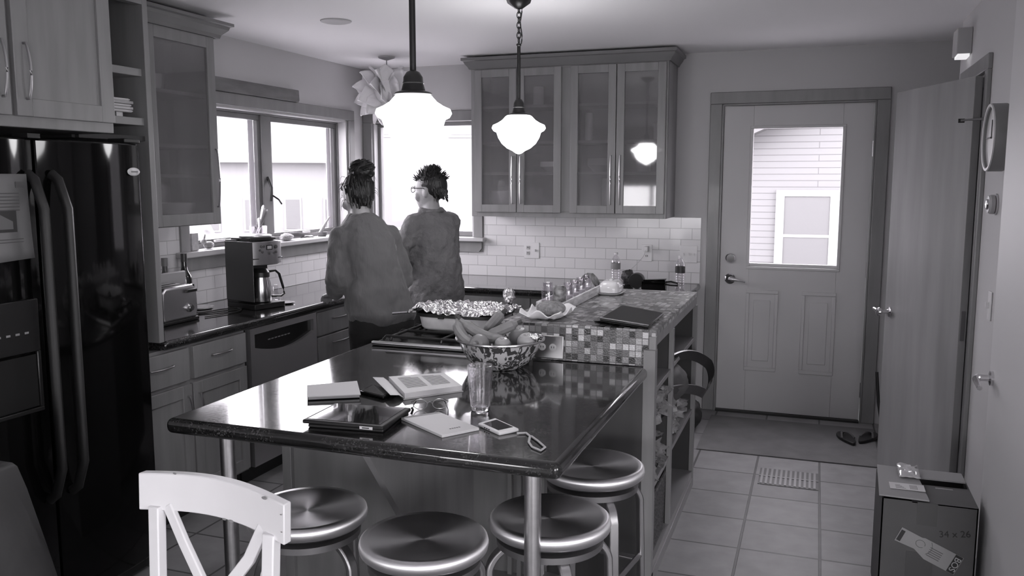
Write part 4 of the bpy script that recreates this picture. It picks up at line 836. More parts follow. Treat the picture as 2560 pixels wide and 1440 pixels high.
# ---- roasting pan with foil
RP = world_thing('roasting_pan', (-1.50, 3.56, .929), 'pale rectangular baking pan with black rack on the cooktop', 'pan')
def rr(cx, cy, a, c, z, n=32, ex=.35): return [Vector((cx+a*math.copysign(abs(math.cos(q))**ex, math.cos(q)), cy+c*math.copysign(abs(math.sin(q))**ex, math.sin(q)), z)) for q in [2*PI*i/n for i in range(n)]]
b = MB(); b.rings([rr(-1.50, 3.58, .172, .135, .9295), rr(-1.50, 3.58, .182, .143, .94), rr(-1.50, 3.58, .192, .152, .995), rr(-1.50, 3.58, .186, .146, .995), rr(-1.50, 3.58, .176, .137, .945)]); b.sharp = 60; b.build('pan_body', mat('pan_enamel', .72, .35, 0, noise_amt=.15, noise_scale=14), RP)
b = MB(); b.rings([rr(-1.50, 3.58, .193, .153, .988), rr(-1.50, 3.58, .20, .16, .992), rr(-1.50, 3.58, .20, .16, 1.005), rr(-1.50, 3.58, .19, .15, 1.005)]); b.sharp = 60; b.build('black_rim', M_BLK, RP)
b = MB(); b.box(-1.57, -1.545, 3.415, 3.43, .985, .997); b.build('handle', M_BLK, RP)
random.seed(3); b = MB(); n = 72; vs = []
for i in range(n):
    row = []
    for j in range(n):
        u_ = i/(n-1)*2-1; v_ = j/(n-1)*2-1
        wob = noise.noise(Vector((u_*2.5, v_*2.5, 3)))*.012+noise.noise(Vector((u_*11, v_*9, 7)))*.013+abs(noise.noise(Vector((u_*18, v_*16, 1))))*.006
        e = max(abs(u_), abs(v_)); dz = -.016*max(0, e-.86)/.14
        x = -1.505+.222*u_+.014*noise.noise(Vector((0, v_*4, u_*1))); y = 3.575+.172*v_+.012*noise.noise(Vector((u_*4, 5, 0)))
        z = 1.024+wob+dz+(.02 if (u_ < -.4 and v_ < -.2) else 0)*math.sin(PI*min(1, (-u_-.4)/.5)); row.append(Vector((x, y, max(z, 1.0065))))
    vs.append(row)
b.rings(vs, close=False, cap=False); b.sharp = 12; fo = tag(b.build('aluminium_foil', mat('foil', .62, .2, 1, bump=.5, bscale=90)), 'crinkled aluminium foil sheet covering the baking pan', 'foil'); so = fo.modifiers.new('thick', 'SOLIDIFY'); so.thickness = .0008
b = MB(); vs = []
for j in range(10):
    th = PI*(j+.5)/10; vs.append([Vector((-1.335, 3.70, 1.063))+Vector((math.sin(th)*math.cos(a)*.026, math.sin(th)*math.sin(a)*.026, math.cos(th)*.034))*random.uniform(.7, 1.3) for a in [2*PI*i/16 for i in range(16)]])
b.rings(vs); b.sharp = 12; tag(b.build('foil_ball', mat('foil', .8, .22, 1)), 'crumpled knot of foil standing at the right rear of the pan', 'foil')
b = MB(); b.tube([(-1.68, 3.42, 1.012), (-1.73, 3.40, 1.009), (-1.78, 3.385, 1.004)], [.004, .005, .005], 8); tag(b.build('spoon_handle', M_CHROME), 'metal spoon handle sticking out left from under the foil', 'spoon')
# ---- fruit bowl
fb = on(1250, 905, .886); FX, FY, FZ = fb.x, fb.y+.0, .8855
FX, FY = -1.128, 3.025
FB = world_thing('enamel_bowl', (FX, FY, FZ), 'large speckled enamel bowl of fruit on the granite', 'bowl')
b = MB(); b.lathe([(.085, 0), (.092, .004), (.125, .03), (.148, .07), (.158, .10), (.170, .108), (.168, .112), (.156, .105), (.143, .07), (.12, .034), (.088, .010), (.003, .008)], (FX, FY, FZ), seg=56); b.build('bowl_body', M_SPECK, FB)
b = MB(); b.lathe([(.1695, .106), (.174, .109), (.1735, .113), (.168, .1135)], (FX, FY, FZ), seg=56, cap=False); b.build('rim', mat('rim_metal', .4, .25, .8), FB)
M_BAN = mat('banana_skin', .19, .5, noise_amt=.2, noise_scale=12)
def banana(pts, lab, r=.0215):
    b = MB(); P = bez(*pts[:3], n=14) ; n = len(P); rr_ = [r*(.35 if k == 0 else .5 if k == 1 else .35 if k == n-1 else min(1, .55+.9*math.sin(PI*k/(n-1)))) for k in range(n)]
    b.tube(P, rr_, 10); o = tag(b.build('banana', M_BAN), lab, 'banana', 'bananas in the speckled bowl'); b = MB(); b.tube([P[0], P[0]+(P[0]-P[2]).normalized()*.018], [r*.38, r*.42], 8); b.build('stem', mat('stem_dark', .05, .7), o)
ST = Vector((FX-.155, FY-.06, FZ+.185))
banana([ST, (FX-.135, FY-.09, FZ+.11), (FX-.06, FY-.10, FZ+.095)], 'short outer banana hanging steeply at the left rim')
banana([ST+Vector((.012, .004, .0)), (FX-.06, FY-.04, FZ+.10), (FX+.035, FY-.06, FZ+.125)], 'middle banana curving across the front of the bowl')
banana([ST+Vector((.008, .02, -.005)), (FX-.09, FY+.03, FZ+.10), (FX-.02, FY+.02, FZ+.10)], 'inner banana lying behind the middle one')
banana([(FX+.075, FY-.01, FZ+.175), (FX+.02, FY-.03, FZ+.15), (FX-.04, FY-.04, FZ+.12)], 'banana pointing up right toward the tiled bar')
banana([(FX+.0, FY+.03, FZ+.205), (FX-.025, FY+.03, FZ+.18), (FX-.07, FY+.02, FZ+.125)], 'steeply raised banana in the centre of the bowl')
def fruit(x, y, z, r, v, lab, cat, sc=1.0, dimple=True):
    m = mat(f'fruit_skin_{int(v*100)}', v, .35, noise_amt=.15, noise_scale=8, coat=.2); b = MB(); pr = [(.002, -.93*r), (.35*r, -.97*r), (.75*r, -.7*r), (.97*r, -.25*r), (1*r, .1*r), (.9*r, .5*r), (.62*r, .8*r), (.3*r, .86*r), (.08*r, .74*r), (.002, .70*r)]
    b.lathe([(a, c*sc) for a, c in pr], seg=26, m=Matrix.Translation((x, y, z)) @ Matrix.Rotation(R(75 if dimple else 15), 4, 'X')); o = tag(b.build('apple' if cat == 'apple' else 'orange', m), lab, cat, 'round fruit in the speckled bowl')
    return o
fruit(FX-.04, FY-.115, FZ+.105, .038, .20, 'apple with its dimple facing front below the bananas', 'apple')
fruit(FX+.03, FY-.05, FZ+.085, .037, .16, 'dark apple half hidden behind the front apple', 'apple')
fruit(FX+.065, FY+.03, FZ+.115, .040, .24, 'plain round orange behind at the right of the bowl', 'orange', dimple=False)
fruit(FX+.115, FY-.02, FZ+.105, .037, .34, 'pale apple at the right rim of the bowl', 'apple', dimple=False)
fruit(FX+.045, FY-.095, FZ+.105, .030, .30, 'small pale fruit low at the front rim of the bowl', 'apple', dimple=False)
b = MB(); vs = []
for j in range(8):
    th = PI*(j+.5)/8; vs.append([Vector((FX+.15, FY-.025, FZ+.128))+Vector((math.sin(th)*math.cos(a)*.026, math.sin(th)*math.sin(a)*.02, math.cos(th)*.014))*random.uniform(.75, 1.25) for a in [2*PI*i/14 for i in range(14)]])
b.rings(vs); b.sharp = 12; tag(b.build('foil_wrapper', mat('foil', .8, .22, 1)), 'small crumpled silver wrapper on the right rim of the bowl', 'wrapper')
# ================================================================ granite table items
zt = .8855
def slab(p, h, z=zt):       # slab over four plan corners
    return MB().add([Vector((q.x, q.y, z)) for q in p]+[Vector((q.x, q.y, z+h)) for q in p], [(0,1,2,3), (4,7,6,5), (0,4,5,1), (1,5,6,2), (2,6,7,3), (3,7,4,0)])
def Q(*uv, z=zt): return [on(u, v, z) for u, v in uv]
def lerp4(p, a, c):          # a along p0->p1, c along p0->p3
    return (p[0]*(1-a)+p[1]*a)*(1-c)+(p[3]*(1-a)+p[2]*a)*c
def sub(p, a0, a1, c0, c1): return [lerp4(p, a0, c0), lerp4(p, a1, c0), lerp4(p, a1, c1), lerp4(p, a0, c1)]
pp = Q((768, 1003), (902, 997), (893, 963), (768, 974)); b = slab(pp, .004, zt+.012); b.bev = .001; o = tag(b.build('folded_paper', mat('card_paper', .5, .7)), 'blank folded sheet of paper at the left of the granite table', 'paper')
b = slab(sub(pp, .02, .98, .04, .96), .008, zt+.003); b.build('under_sheet', mat('under_sheet', .3, .7), o)
pp = Q((898, 985), (958, 1000), (992, 985), (930, 968)); b = slab(pp, .011, zt); b.bev = .004; o = tag(b.build('mobile_phone', M_BLACK), 'black mobile phone lying between the paper and the open book', 'phone'); slab(sub(pp, .08, .92, .1, .9), .0006, zt+.011).build('screen', mat('phone_screen', .03, .05, coat=.5), o)
cable('key_ring', [on(862, 962, zt+.003), on(880, 958, zt+.006), on(893, 963, zt+.006), on(884, 968, zt+.003), on(866, 965, zt+.003)], .0025, mat('dark_chrome', .2, .2, 1), 'dark key ring peeking out behind the folded paper', 'keys')
# book
pp = Q((1012, 998), (1155, 978), (1110, 945), (972, 955)); BK = world_thing('paperback_book', (sum(p.x for p in pp)/4, sum(p.y for p in pp)/4, zt), 'open paperback book lying face up on the granite table', 'book')
slab(pp, .018, zt+.002).build('page_block', M_PAPER, BK)
b = slab(sub(pp, -.03, 1.01, -.04, 1.02), .0015, zt); b.build('back_cover', M_GREYP, BK)
P2 = [Vector((q.x, q.y, 0)) for q in pp]
b = MB()
for col in ((.12, .47), (.55, .88)):
    for k in range(13): q = sub(P2, col[0], col[1]-(.12 if k == 12 else 0), .25+.05*k, .265+.05*k); b.add([Vector((v.x, v.y, zt+.0204)) for v in q]+[Vector((v.x, v.y, zt+.0206)) for v in q], [(0,1,2,3), (4,7,6,5), (0,4,5,1), (1,5,6,2), (2,6,7,3), (3,7,4,0)])
b.build('text_lines', M_PRINT, BK)
b = MB(); p0, p3 = Vector((P2[0].x, P2[0].y, zt+.003)), Vector((P2[3].x, P2[3].y, zt+.003)); lf = (P2[0]-P2[1]).normalized()
b.rings([[p0, p0+lf*.02+Vector((0, 0, .014)), p0+lf*.05+Vector((0, 0, .018))], [p3, p3+lf*.02+Vector((0, 0, .016)), p3+lf*.06+Vector((0, 0, .022))]], close=False, cap=False); c_ = b.build('curled_page', M_PAPER, BK); so = c_.modifiers.new('thick', 'SOLIDIFY'); so.thickness = .001
pp = Q((1040, 950), (1098, 947), (1090, 938), (1035, 941)); tag(slab(pp, .006, zt+.001).build('envelope', mat('envelope_grey', .45, .7)), 'corner of an envelope showing behind the open book', 'envelope')
# tablet in case
pp = Q((770, 1068), (958, 1082), (1022, 1030), (842, 1018)); TC = world_thing('tablet_computer', (-1.29, 2.2, zt), 'tablet in a thick black case reflecting the window, on the granite table', 'tablet')
b = slab(pp, .010, zt); b.bev = .003; b.build('case_cover', M_BLK, TC)
up_ = Q((755, 1052), (957, 1070), (1028, 1022), (838, 1010), z=zt+.02); b = slab(up_, .012, zt+.012); b.bev = .004; b.build('case_shell', mat('case_black', .01, .5), TC)
sc_ = slab(sub(up_, .05, .94, .07, .95), .001, zt+.024); s_ = sc_.build('screen', mat('tablet_glass', .01, .02, coat=1), TC)
a_, b_ = Vector((up_[0].x, up_[0].y, zt+.018)), Vector((up_[1].x, up_[1].y, zt+.018)); d_ = (b_-a_).normalized(); n_ = Vector((d_.y, -d_.x, 0)); c = a_.lerp(b_, .80)
mt = Matrix(((d_.x, 0, n_.x, c.x+n_.x*.0012), (d_.y, 0, n_.y, c.y+n_.y*.0012), (0, 1, 0, c.z-.002), (0, 0, 0, 1)))
b = MB(); b.box(-.02, .02, -.004, .004, 0, .0015, m=mt); pt_ = b.build('connector_plate', M_PLASTIC, TC)
b = MB(); b.box(-.012, .010, -.0015, .0015, .0012, .002, m=mt); b.build('connector_slot', M_BLK, pt_)
b = MB(); e0 = Vector((up_[2].x, up_[2].y, zt)); b.tube([e0+Vector((0, 0, .004)), e0+Vector((.006, .0, .018)), e0+Vector((.0, .004, .022))], .004, 6); b.build('strap_tab', M_BLK, TC)
# notebook
pp = Q((1105, 1095), (1198, 1076), (1098, 1036), (1003, 1050)); b = slab(pp, .008, zt); b.bev = .001; o = tag(b.build('notebook', mat('notebook_white', .62, .55)), 'thin white notebook lying at an angle near the table edge', 'notebook')
b = slab(sub(pp, .01, .99, .93, .995), .0008, zt+.008); b.build('cover_band', mat('band_grey', .3, .6), o)
b = MB()
for k in range(5): q = sub(pp, .40+.06*k, .44+.06*k, .16, .19); b.add([Vector((v.x, v.y, zt+.0081)) for v in q]+[Vector((v.x, v.y, zt+.0084)) for v in q], [(0,1,2,3), (4,7,6,5), (0,4,5,1), (1,5,6,2), (2,6,7,3), (3,7,4,0)])
b.build('small_mark', M_PRINT, o)
# spectacles
g0 = on(1075, 1024, zt)
EG = thing('eyeglasses', (g0.x, g0.y, zt), R(25), 'thin wire eyeglasses lying folded behind the white notebook', 'eyeglasses')
for s in (-1, 1):
    b = MB(); b.tube([(s*.03+.022*math.cos(q), .0, .018+.016*math.sin(q)) for q in [2*PI*i/20 for i in range(20)]], .0013, 6, closed=True, upv=(0, 1, 0)); b.build('lens_rim', M_STEELD, EG)
    b = MB(); b.tube([(s*.056, 0, .024), (s*.058, .05, .014), (s*.05, .10, .004), (s*.045, .12, .002)], .0014, 6); b.build('temple', M_BLK, EG)
b = MB(); b.tube([(-.008, 0, .02), (0, 0, .025), (.008, 0, .02)], .0015, 6); b.build('bridge', M_STEELD, EG)
# drinking glass
g = on(1201, 1026, zt); GL = world_thing('drinking_glass', (g.x, g.y, zt), 'empty dimpled pint glass standing on the granite table', 'glass')
b = MB(); h_, r0, r1 = .145, .030, .0405
b.lathe([(.002, .004), (r0*.8, .004), (r0*.92, 0), (r0, .004), (r0+(r1-r0)*.5, h_*.5), (r1, h_), (r1-.0022, h_+.0005), (r0+(r1-r0)*.5-.0025, h_*.5), (r0-.003, .016), (.002, .014)], (g.x, g.y, zt), seg=44, cap=False)
gm = mat('drinking_glass', 1, .0, trans=1.0, bump=.25, bscale=170, bdist=.002); gm.node_tree.nodes['Principled BSDF'].inputs['Base Color'].default_value = (.97, .96, .98, 1)
b.build('glass_body', gm, GL)
# white phone with strap
pp = Q((1195, 1066), (1248, 1090), (1298, 1080), (1238, 1053)); b = slab(pp, .011, zt); b.bev = .004; o = tag(b.build('mobile_phone', M_PLASTIC), 'white mobile phone with wrist strap near the table corner', 'phone')
slab(sub(pp, .15, .85, .12, .88), .0006, zt+.011).build('screen', mat('phone_screen', .03, .05, coat=.5), o)
b = MB()
for k in range(3): q = sub(pp, .3+.1*k, .36+.1*k, -.012, .0); b.add([Vector((v.x, v.y, zt+.004)) for v in q]+[Vector((v.x, v.y, zt+.007)) for v in q], [(0,1,2,3), (4,7,6,5), (0,4,5,1), (1,5,6,2), (2,6,7,3), (3,7,4,0)])
b.build('side_button', M_BLK, o)
sp = [on(u, v, zt+.004) for u, v in ((1292, 1083), (1315, 1082), (1325, 1090), (1322, 1105), (1330, 1117), (1352, 1126), (1363, 1118), (1345, 1102), (1328, 1090))]
b = MB(); P = []
for i in range(len(sp)-1):
    for k in range(4): P.append(sp[i].lerp(sp[i+1], k/4))
P.append(sp[-1]); b.tube(P, .0035, 6, flat=.7); b.build('wrist_strap', mat('strap_pale', .5, .6), o)
# ================================================================ stools and chair
def stool(loc, rz, label):
    t = thing('bar_stool', loc, rz, label, 'stool', 'brushed aluminium stools around the island'); H = .62
    b = MB(); b.lathe([(.002, H-.045), (.13, H-.05), (.168, H-.045), (.178, H-.036), (.181, H-.022), (.178, H-.008), (.168, H), (.155, H-.003), (.10, H-.008), (.002, H-.012)], seg=64); b.sharp = 60; b.build('seat', M_ALU, t)
    b = MB(); b.lathe([(.06, H-.062), (.06, H-.049)], seg=28); b.build('swivel', M_BLK, t)
    b = MB(); b.lathe([(.135, H-.085), (.158, H-.085), (.16, H-.065), (.135, H-.065)], seg=56); b.sharp = 40; r_ = b.build('ring_frame', M_ALUL, t)
    b = MB(); b.lathe([(.001, H-.072), (.135, H-.070), (.135, H-.066), (.001, H-.063)], seg=40); b.build('swivel_plate', M_ALUL, t)
    legs = []
    for k in range(4):
        a = PI/4+k*PI/2; d = Vector((math.cos(a), math.sin(a), 0)); pts = [d*.11+Vector((0, 0, H-.078)), d*.15+Vector((0, 0, H-.08)), d*.172+Vector((0, 0, H-.10)), d*.184+Vector((0, 0, H-.15)), d*.190+Vector((0, 0, .30)), d*.198+Vector((0, 0, 0))]
        pts = [pts[0]]+bez(pts[0], pts[2], pts[3], 8)[1:]+pts[4:]
        b = MB(); s = Vector((-d.y, d.x, 0)); rs = []
        for i, p in enumerate(pts):
            tn = (pts[min(i+1, len(pts)-1)]-pts[max(i-1, 0)]).normalized(); n = s.cross(tn).normalized(); w_, h_ = .017, .010
            rs.append([p+s*w_+n*h_, p-s*w_+n*h_, p-s*w_-n*h_, p+s*w_-n*h_])
        b.rings(rs); b.bev = .005; b.build('leg', M_ALUL, t); legs.append(d)
    for k in range(4):
        d0, d1 = legs[k]*.190, legs[(k+1) % 4]*.190; z = .26 if k % 2 else .24
        b = MB(); b.tube([d0+Vector((0, 0, z)), d1+Vector((0, 0, z))], .012, 4, flat=1); b.bev = .002; b.build('footrest', M_ALUL, t)
    return t
stool((-.992, 2.05, 0), R(8), 'nearest aluminium stool at the middle of the island front')
stool((-1.415, 2.12, 0), R(30), 'leftmost aluminium stool, partly behind the white chair')
stool((-.705, 2.31, 0), R(-12), 'aluminium stool just behind the right steel leg')
stool((-.70, 2.80, 0), R(-8), 'farthest aluminium stool, tucked beside the bar end panel')
# white chair
cA, cB = on(352, 1182, .89), on(716, 1262, .89); cc = (cA+cB)/2; cang = math.atan2(cB.y-cA.y, cB.x-cA.x); W_ = (cB-cA).length
CH = thing('dining_chair', (cc.x, cc.y, 0), cang, 'white painted cross-back chair with chipped edges in the foreground', 'chair')
# local: x right, y away; back rail near y=0, seat toward -y
b = MB(); n = 16; rs = []
for i in range(n+1):
    t = i/n; x = -W_/2+W_*t; y = .030*math.sin(PI*t)-.012; z1 = .892+.012*math.sin(PI*t); z0 = z1-.092+.0
    rs.append([Vector((x, y, z0)), Vector((x, y+.024, z0)), Vector((x, y+.028, z1)), Vector((x, y+.004, z1))])
b.rings(rs); b.bev = .003; RL = b.build('top_rail', M_WHITE, CH)
random.seed(9); b = MB()
for (t, zz, w_) in ((.235, .903, .012), (.55, .812, .012), (.60, .812, .016), (.985, .87, .006), (.86, .894, .016), (.985, .83, .006)):
    x = -W_/2+W_*t; y = .030*math.sin(PI*t)-.0125
    b = MB(); b.sphere((x, y, zz), w_*.5, 8, 6, (1, .12, .45)); b.build('paint_chip', mat('bare_wood', .25, .8), CH)

def strip(pts, w_, th, wd=Vector((1, 0, 0))):
    b = MB(); rs = []
    for i, p in enumerate(pts):
        tn = (pts[min(i+1, len(pts)-1)]-pts[max(i-1, 0)]).normalized(); nn = Vector((0, 1, 0)); s = tn.cross(nn).normalized()
        rs.append([p+s*w_-nn*th, p-s*w_-nn*th, p-s*w_+nn*th, p+s*w_+nn*th])
    b.rings(rs); b.bev = .003; return b
for s in (-1, 1):
    strip([Vector((s*(W_/2-.048), .002, .815)), Vector((s*(W_/2-.052), -.01, .6)), Vector((s*(W_/2-.055), -.03, .45)), Vector((s*(W_/2-.05), .0, .2)), Vector((s*(W_/2-.045), .03, 0))], .017, .013).build('rear_leg', M_WHITE, CH)
    b = MB(); b.tube([(s*(W_/2-.03), -.42, .43), (s*(W_/2-.03), -.43, 0)], [.02, .014], 12); b.build('front_leg', M_WHITE, CH)
    strip([Vector((s*(W_/2-.078), .010, .82)), Vector((s*.105, .010, .735)), Vector((s*.04, .005+.007*s, .66)), Vector((0, .000+.007*s, .61)), Vector((-s*.06, -.006+.006*s, .545)), Vector((-s*(W_/2-.09), -.020, .46))], .015, .007).build('cross_brace', M_WHITE, CH)
b = MB(); b.box(-W_/2+.05, W_/2-.05, -.045, -.02, .44, .475); b.build('lower_rail', M_WHITE, CH)
b = MB(); b.prism([(-W_/2+.03, -.03), (W_/2-.03, -.03), (W_/2, -.3), (W_/2-.03, -.45), (-W_/2+.03, -.45), (-W_/2, -.3)], 'z', .43, .455); b.bev = .008; b.build('seat', M_WHITE, CH)
# dark draped cloth over a low cabinet at the left
CV = world_thing('draped_table', (-2.35, 1.3, 0), 'low table draped with a dark grey cloth beside the refrigerator', 'table')
cs = [(-2.95, .6), (-1.93, .6), (-1.93, 1.58), (-2.95, 1.58)]
bx(-2.9, -2.0, .65, 1.53, .0, .85).build('table_frame', M_BLK, CV)
b = MB(); nn = 120; peri = []
for i in range(nn):
    t = i/nn*4; k = int(t); f_ = t-k; a_, c_ = Vector((*cs[k], 0)), Vector((*cs[(k+1) % 4], 0)); peri.append(a_.lerp(c_, f_))
ctr = Vector((-2.44, 1.09, 0)); rs = []
for (z, k0, am) in ((.872, .05, 0), (.874, .9, 0), (.873, .985, 0), (.862, 1.0, .0), (.80, 1.03, .014), (.6, 1.10, .03), (.4, 1.17, .05), (.2, 1.23, .06), (.02, 1.28, .06)):
    rs.append([Vector((ctr.x+(p.x-ctr.x)*k0, ctr.y+(p.y-ctr.y)*k0, z))+((p-ctr).normalized()*am*(.5*math.sin(i*.9)+.5*noise.noise(Vector((i*.35, z*2, 0))))) for i, p in enumerate(peri)])
b.rings(rs); b.sharp = 60; b.build('drape', mat('dark_drape', .03, .55, noise_amt=.3, noise_scale=4, bump=.4, bscale=8), CV)
# ================================================================ people
def clouds(nm, sz):
    t = bpy.data.textures.get(nm) or bpy.data.textures.new(nm, 'CLOUDS'); t.noise_scale = sz; t.noise_depth = 2; return t
def remesh(o, vox, smooth=4, disp=0, dsz=.12, fine=0, fsz=.03):
    r = o.modifiers.new('remesh', 'REMESH'); r.mode = 'VOXEL'; r.voxel_size = vox; r.use_smooth_shade = True
    if smooth: s = o.modifiers.new('smooth', 'SMOOTH'); s.iterations = smooth; s.factor = .5
    if disp: d = o.modifiers.new('folds', 'DISPLACE'); d.texture = clouds(f'folds_{int(dsz*1000)}', dsz); d.strength = disp; d.mid_level = .5
    if fine: d = o.modifiers.new('wrinkles', 'DISPLACE'); d.texture = clouds(f'wrinkles_{int(fsz*1000)}', fsz); d.strength = fine; d.mid_level = .5
def ellipses(b, rows, seg=28, ex=.85):     # rows of (x, y, z, rx, ry)
    b.rings([[Vector((x+rx*math.copysign(abs(math.cos(q))**ex, math.cos(q)), y+ry*math.copysign(abs(math.sin(q))**ex, math.sin(q)), z)) for q in [2*PI*i/seg for i in range(seg)]] for (x, y, z, rx, ry) in rows])
def limb(b, pts, rad, seg=16):
    P = []; Rr = []
    for i in range(len(pts)-1):
        n = 5
        for k in range(n): P.append(Vector(pts[i]).lerp(Vector(pts[i+1]), k/n)); Rr.append(rad[i]+(rad[i+1]-rad[i])*k/n)
    P.append(Vector(pts[-1])); Rr.append(rad[-1]); b.tube(P, Rr, seg); b.sphere(pts[0], rad[0]*1.02, 14, 10); b.sphere(pts[-1], rad[-1]*.98, 12, 8)
    for p, r in zip(pts[1:-1], rad[1:-1]): b.sphere(p, r*1.01, 12, 8)
def hand(b, wrist, d, palm_n, side, curl=.5):       # d: pointing direction, palm_n: out of the palm, side: towards the thumb
    d, n, s = Vector(d).normalized(), Vector(palm_n).normalized(), Vector(side).normalized(); w = Vector(wrist); rs = []
    for t, wd_, th in ((-.01, .024, .018), (.02, .034, .016), (.055, .042, .014), (.085, .042, .012)):
        rs.append([w+d*t+s*wd_*math.cos(q)+n*th*math.sin(q) for q in [2*PI*i/12 for i in range(12)]])
    b.rings(rs)
    for k, (o, L_) in enumerate(((.031, .062), (.011, .072), (-.010, .067), (-.030, .052))):
        p0 = w+d*.08+s*o; a1, a2 = curl*.7, curl*1.5
        p1 = p0+(d*math.cos(a1)+n*math.sin(a1))*L_*.5; p2 = p1+(d*math.cos(a2)+n*math.sin(a2))*L_*.32; p3 = p2+(d*math.cos(a2*1.4)+n*math.sin(a2*1.4))*L_*.25
        b.tube([p0-d*.01, p0, p1, p2, p3], [.0095, .0092, .0085, .0078, .006], 10)
    t0 = w+d*.02+s*.026; t1 = t0+(s*.8+d*.6+n*.2)*.03; t2 = t1+(d*.9+s*.25+n*.3)*.028; t3 = t2+(d+n*.35)*.020
    b.tube([t0, t1, t2, t3], [.012, .0105, .0095, .007], 10)
def head(b, M):
    n0 = len(b.V)
    ellipses(b, [(0, .042, -.118, .022, .022), (0, .038, -.108, .036, .04), (0, .024, -.085, .052, .062), (0, .012, -.05, .063, .082), (0, .004, -.015, .070, .092), (0, 0, .02, .074, .097), (0, -.004, .06, .070, .092), (0, -.008, .09, .053, .07), (0, -.01, .108, .028, .036), (0, -.01, .113, .008, .01)], ex=1)
    b.rings([[Vector((x_*k, .088+y_*k2, z_)) for x_, y_ in ((-1, 0), (-.6, .8), (0, 1), (.6, .8), (1, 0), (0, -.8))] for z_, k, k2 in ((.012, .006, .004), (-.012, .010, .012), (-.034, .016, .024), (-.044, .014, .014), (-.048, .006, .004))])
    b.sphere((0, .083, -.070), .018, 12, 8, (1.3, .6, .45)); b.sphere((0, .084, -.078), .016, 12, 8, (1.2, .6, .45)); b.sphere((0, .060, -.104), .022, 12, 8, (1, .9, .7))
    for s in (-1, 1):
        b.sphere((s*.028, .079, .004), .0145, 12, 8, (1, .7, 1)); b.sphere((s*.03, .088, .022), .014, 10, 8, (1.5, .5, .4))
        b.sphere((s*.074, -.006, -.018), .03, 14, 10, (.28, .62, 1.05)); b.sphere((s*.078, -.012, -.012), .018, 12, 8, (.4, 1, 1.4)); b.sphere((s*.04, .06, -.04), .03, 12, 8, (1, .8, 1))
    b.xf(M, n0)
def to_local(loc, rz, lx=0, ly=0):
    m = (Matrix.Translation(loc) @ Matrix.Rotation(rz, 4, 'Z')).inverted()
    def f(x, y, z):
        p = m @ Vector((x, y, z)); k = min(1, max(0, (z-.85)/.6)); return p-Vector((lx*k, ly*k, 0))
    return f
def lean_over(o, lx, ly):       # bend the figure sideways/forwards from the hips up
    if o.type == 'MESH':
        for v in o.data.vertices:
            k = min(1, max(0, (v.co.z-.85)/.6)); v.co.x += lx*k; v.co.y += ly*k
    for c in o.children: lean_over(c, lx, ly)
def person(cfg):
    loc = Vector(cfg['loc']); rz = R(cfg['rz']); hz = cfg['neck']; k = hz/1.44
    MH = Matrix.Translation((0, cfg.get('hy', .035), hz+.115)) @ Matrix.Rotation(R(cfg['head']), 4, 'Z') @ Matrix.Rotation(R(cfg.get('tilt', 0)), 4, 'X') @ Matrix.Scale(cfg.get('hs', 1), 4)
    b = MB(); by = cfg.get('lean', 0)
    ellipses(b, [(0, -.01, .80*k, .15, .11), (0, -.01, .90*k, .165, .118), (0, 0, 1.02*k, .14, .10), (0, by*.5, 1.18*k, .15, .11), (0, by, 1.30*k, .155, .10), (0, by, 1.36*k, .15, .075), (0, by+.005, 1.395*k, .085, .06), (0, by+.015, 1.42*k, .055, .055), (0, by*.8+.025, 1.47*k, .05, .053), (0, by*.6+.03, 1.52*k, .048, .052)])
    head(b, MH)
    for s in (-1, 1):
        limb(b, [(s*.085, 0, .82*k), (s*.09, .01, .48*k), (s*.095, -.01, .09)], [.085, .055, .038])
        ellipses(b, [(s*.1, .05, .0, .045, .125), (s*.1, .045, .03, .043, .115), (s*.098, .01, .07, .038, .06), (s*.096, -.005, .11, .036, .042)])
        sh, el_, wr = cfg['armL' if s < 0 else 'armR']
        limb(b, [sh, el_, wr], [.048, .036, .025])
        hd_ = cfg['handL' if s < 0 else 'handR']; hand(b, wr, *hd_)
    body = b.build('person', M_SKIN, raw=True); body.location = loc; body.rotation_euler.z = rz; remesh(body, .0062, 2); tag(body, cfg['label'], 'person')
    # top
    b = MB(); ellipses(b, [(0, r_[3] if len(r_) > 3 else 0, r_[0], r_[1], r_[2]) for r_ in cfg['top']])
    for s in (-1, 1):
        sh, el_, wr = [Vector(v) for v in cfg['armL' if s < 0 else 'armR']]; a = cfg['sleeve']; w2 = el_.lerp(wr, cfg.get('cuff', .92))
        limb(b, [Vector((s*.10, sh.y, sh.z+.005)), sh, el_, w2], [a[0], a[0], a[1], a[2]])
    sw = b.build(cfg['topname'], cfg['topmat'], body); remesh(sw, .0105, cfg.get('smooth', 10), cfg['disp'], cfg['dsz'], cfg.get('fine', 0), cfg.get('fsz', .03))
    # collar
    b = MB(); c = [(math.cos(q)*.066, by+.012+math.sin(q)*.064, hz-.025+.012*-math.sin(q)) for q in [2*PI*i/28 for i in range(28)]]; b.tube(c, .0105, 8, closed=True); b.build('collar', cfg['topmat'], sw)
    b = MB(); ellipses(b, [(0, -.01, .78*k, .17, .125), (0, -.01, .88*k, .178, .13), (0, -.005, .97*k, .158, .115)])
    for s in (-1, 1): limb(b, [(s*.085, 0, .82*k), (s*.09, .01, .48*k), (s*.095, -.005, .05)], [.098, .073, .06])
    tr = b.build('trousers', mat('dark_trousers', .012, .8, bump=.2), body); remesh(tr, .014, 4, .008, .09)
    b = MB()
    for s in (-1, 1): ellipses(b, [(s*.1, .05, .0, .052, .14), (s*.1, .045, .035, .05, .13), (s*.098, .02, .075, .042, .08)])
    b.build('shoes', M_BLK, body)
    return body, MH
random.seed(21)
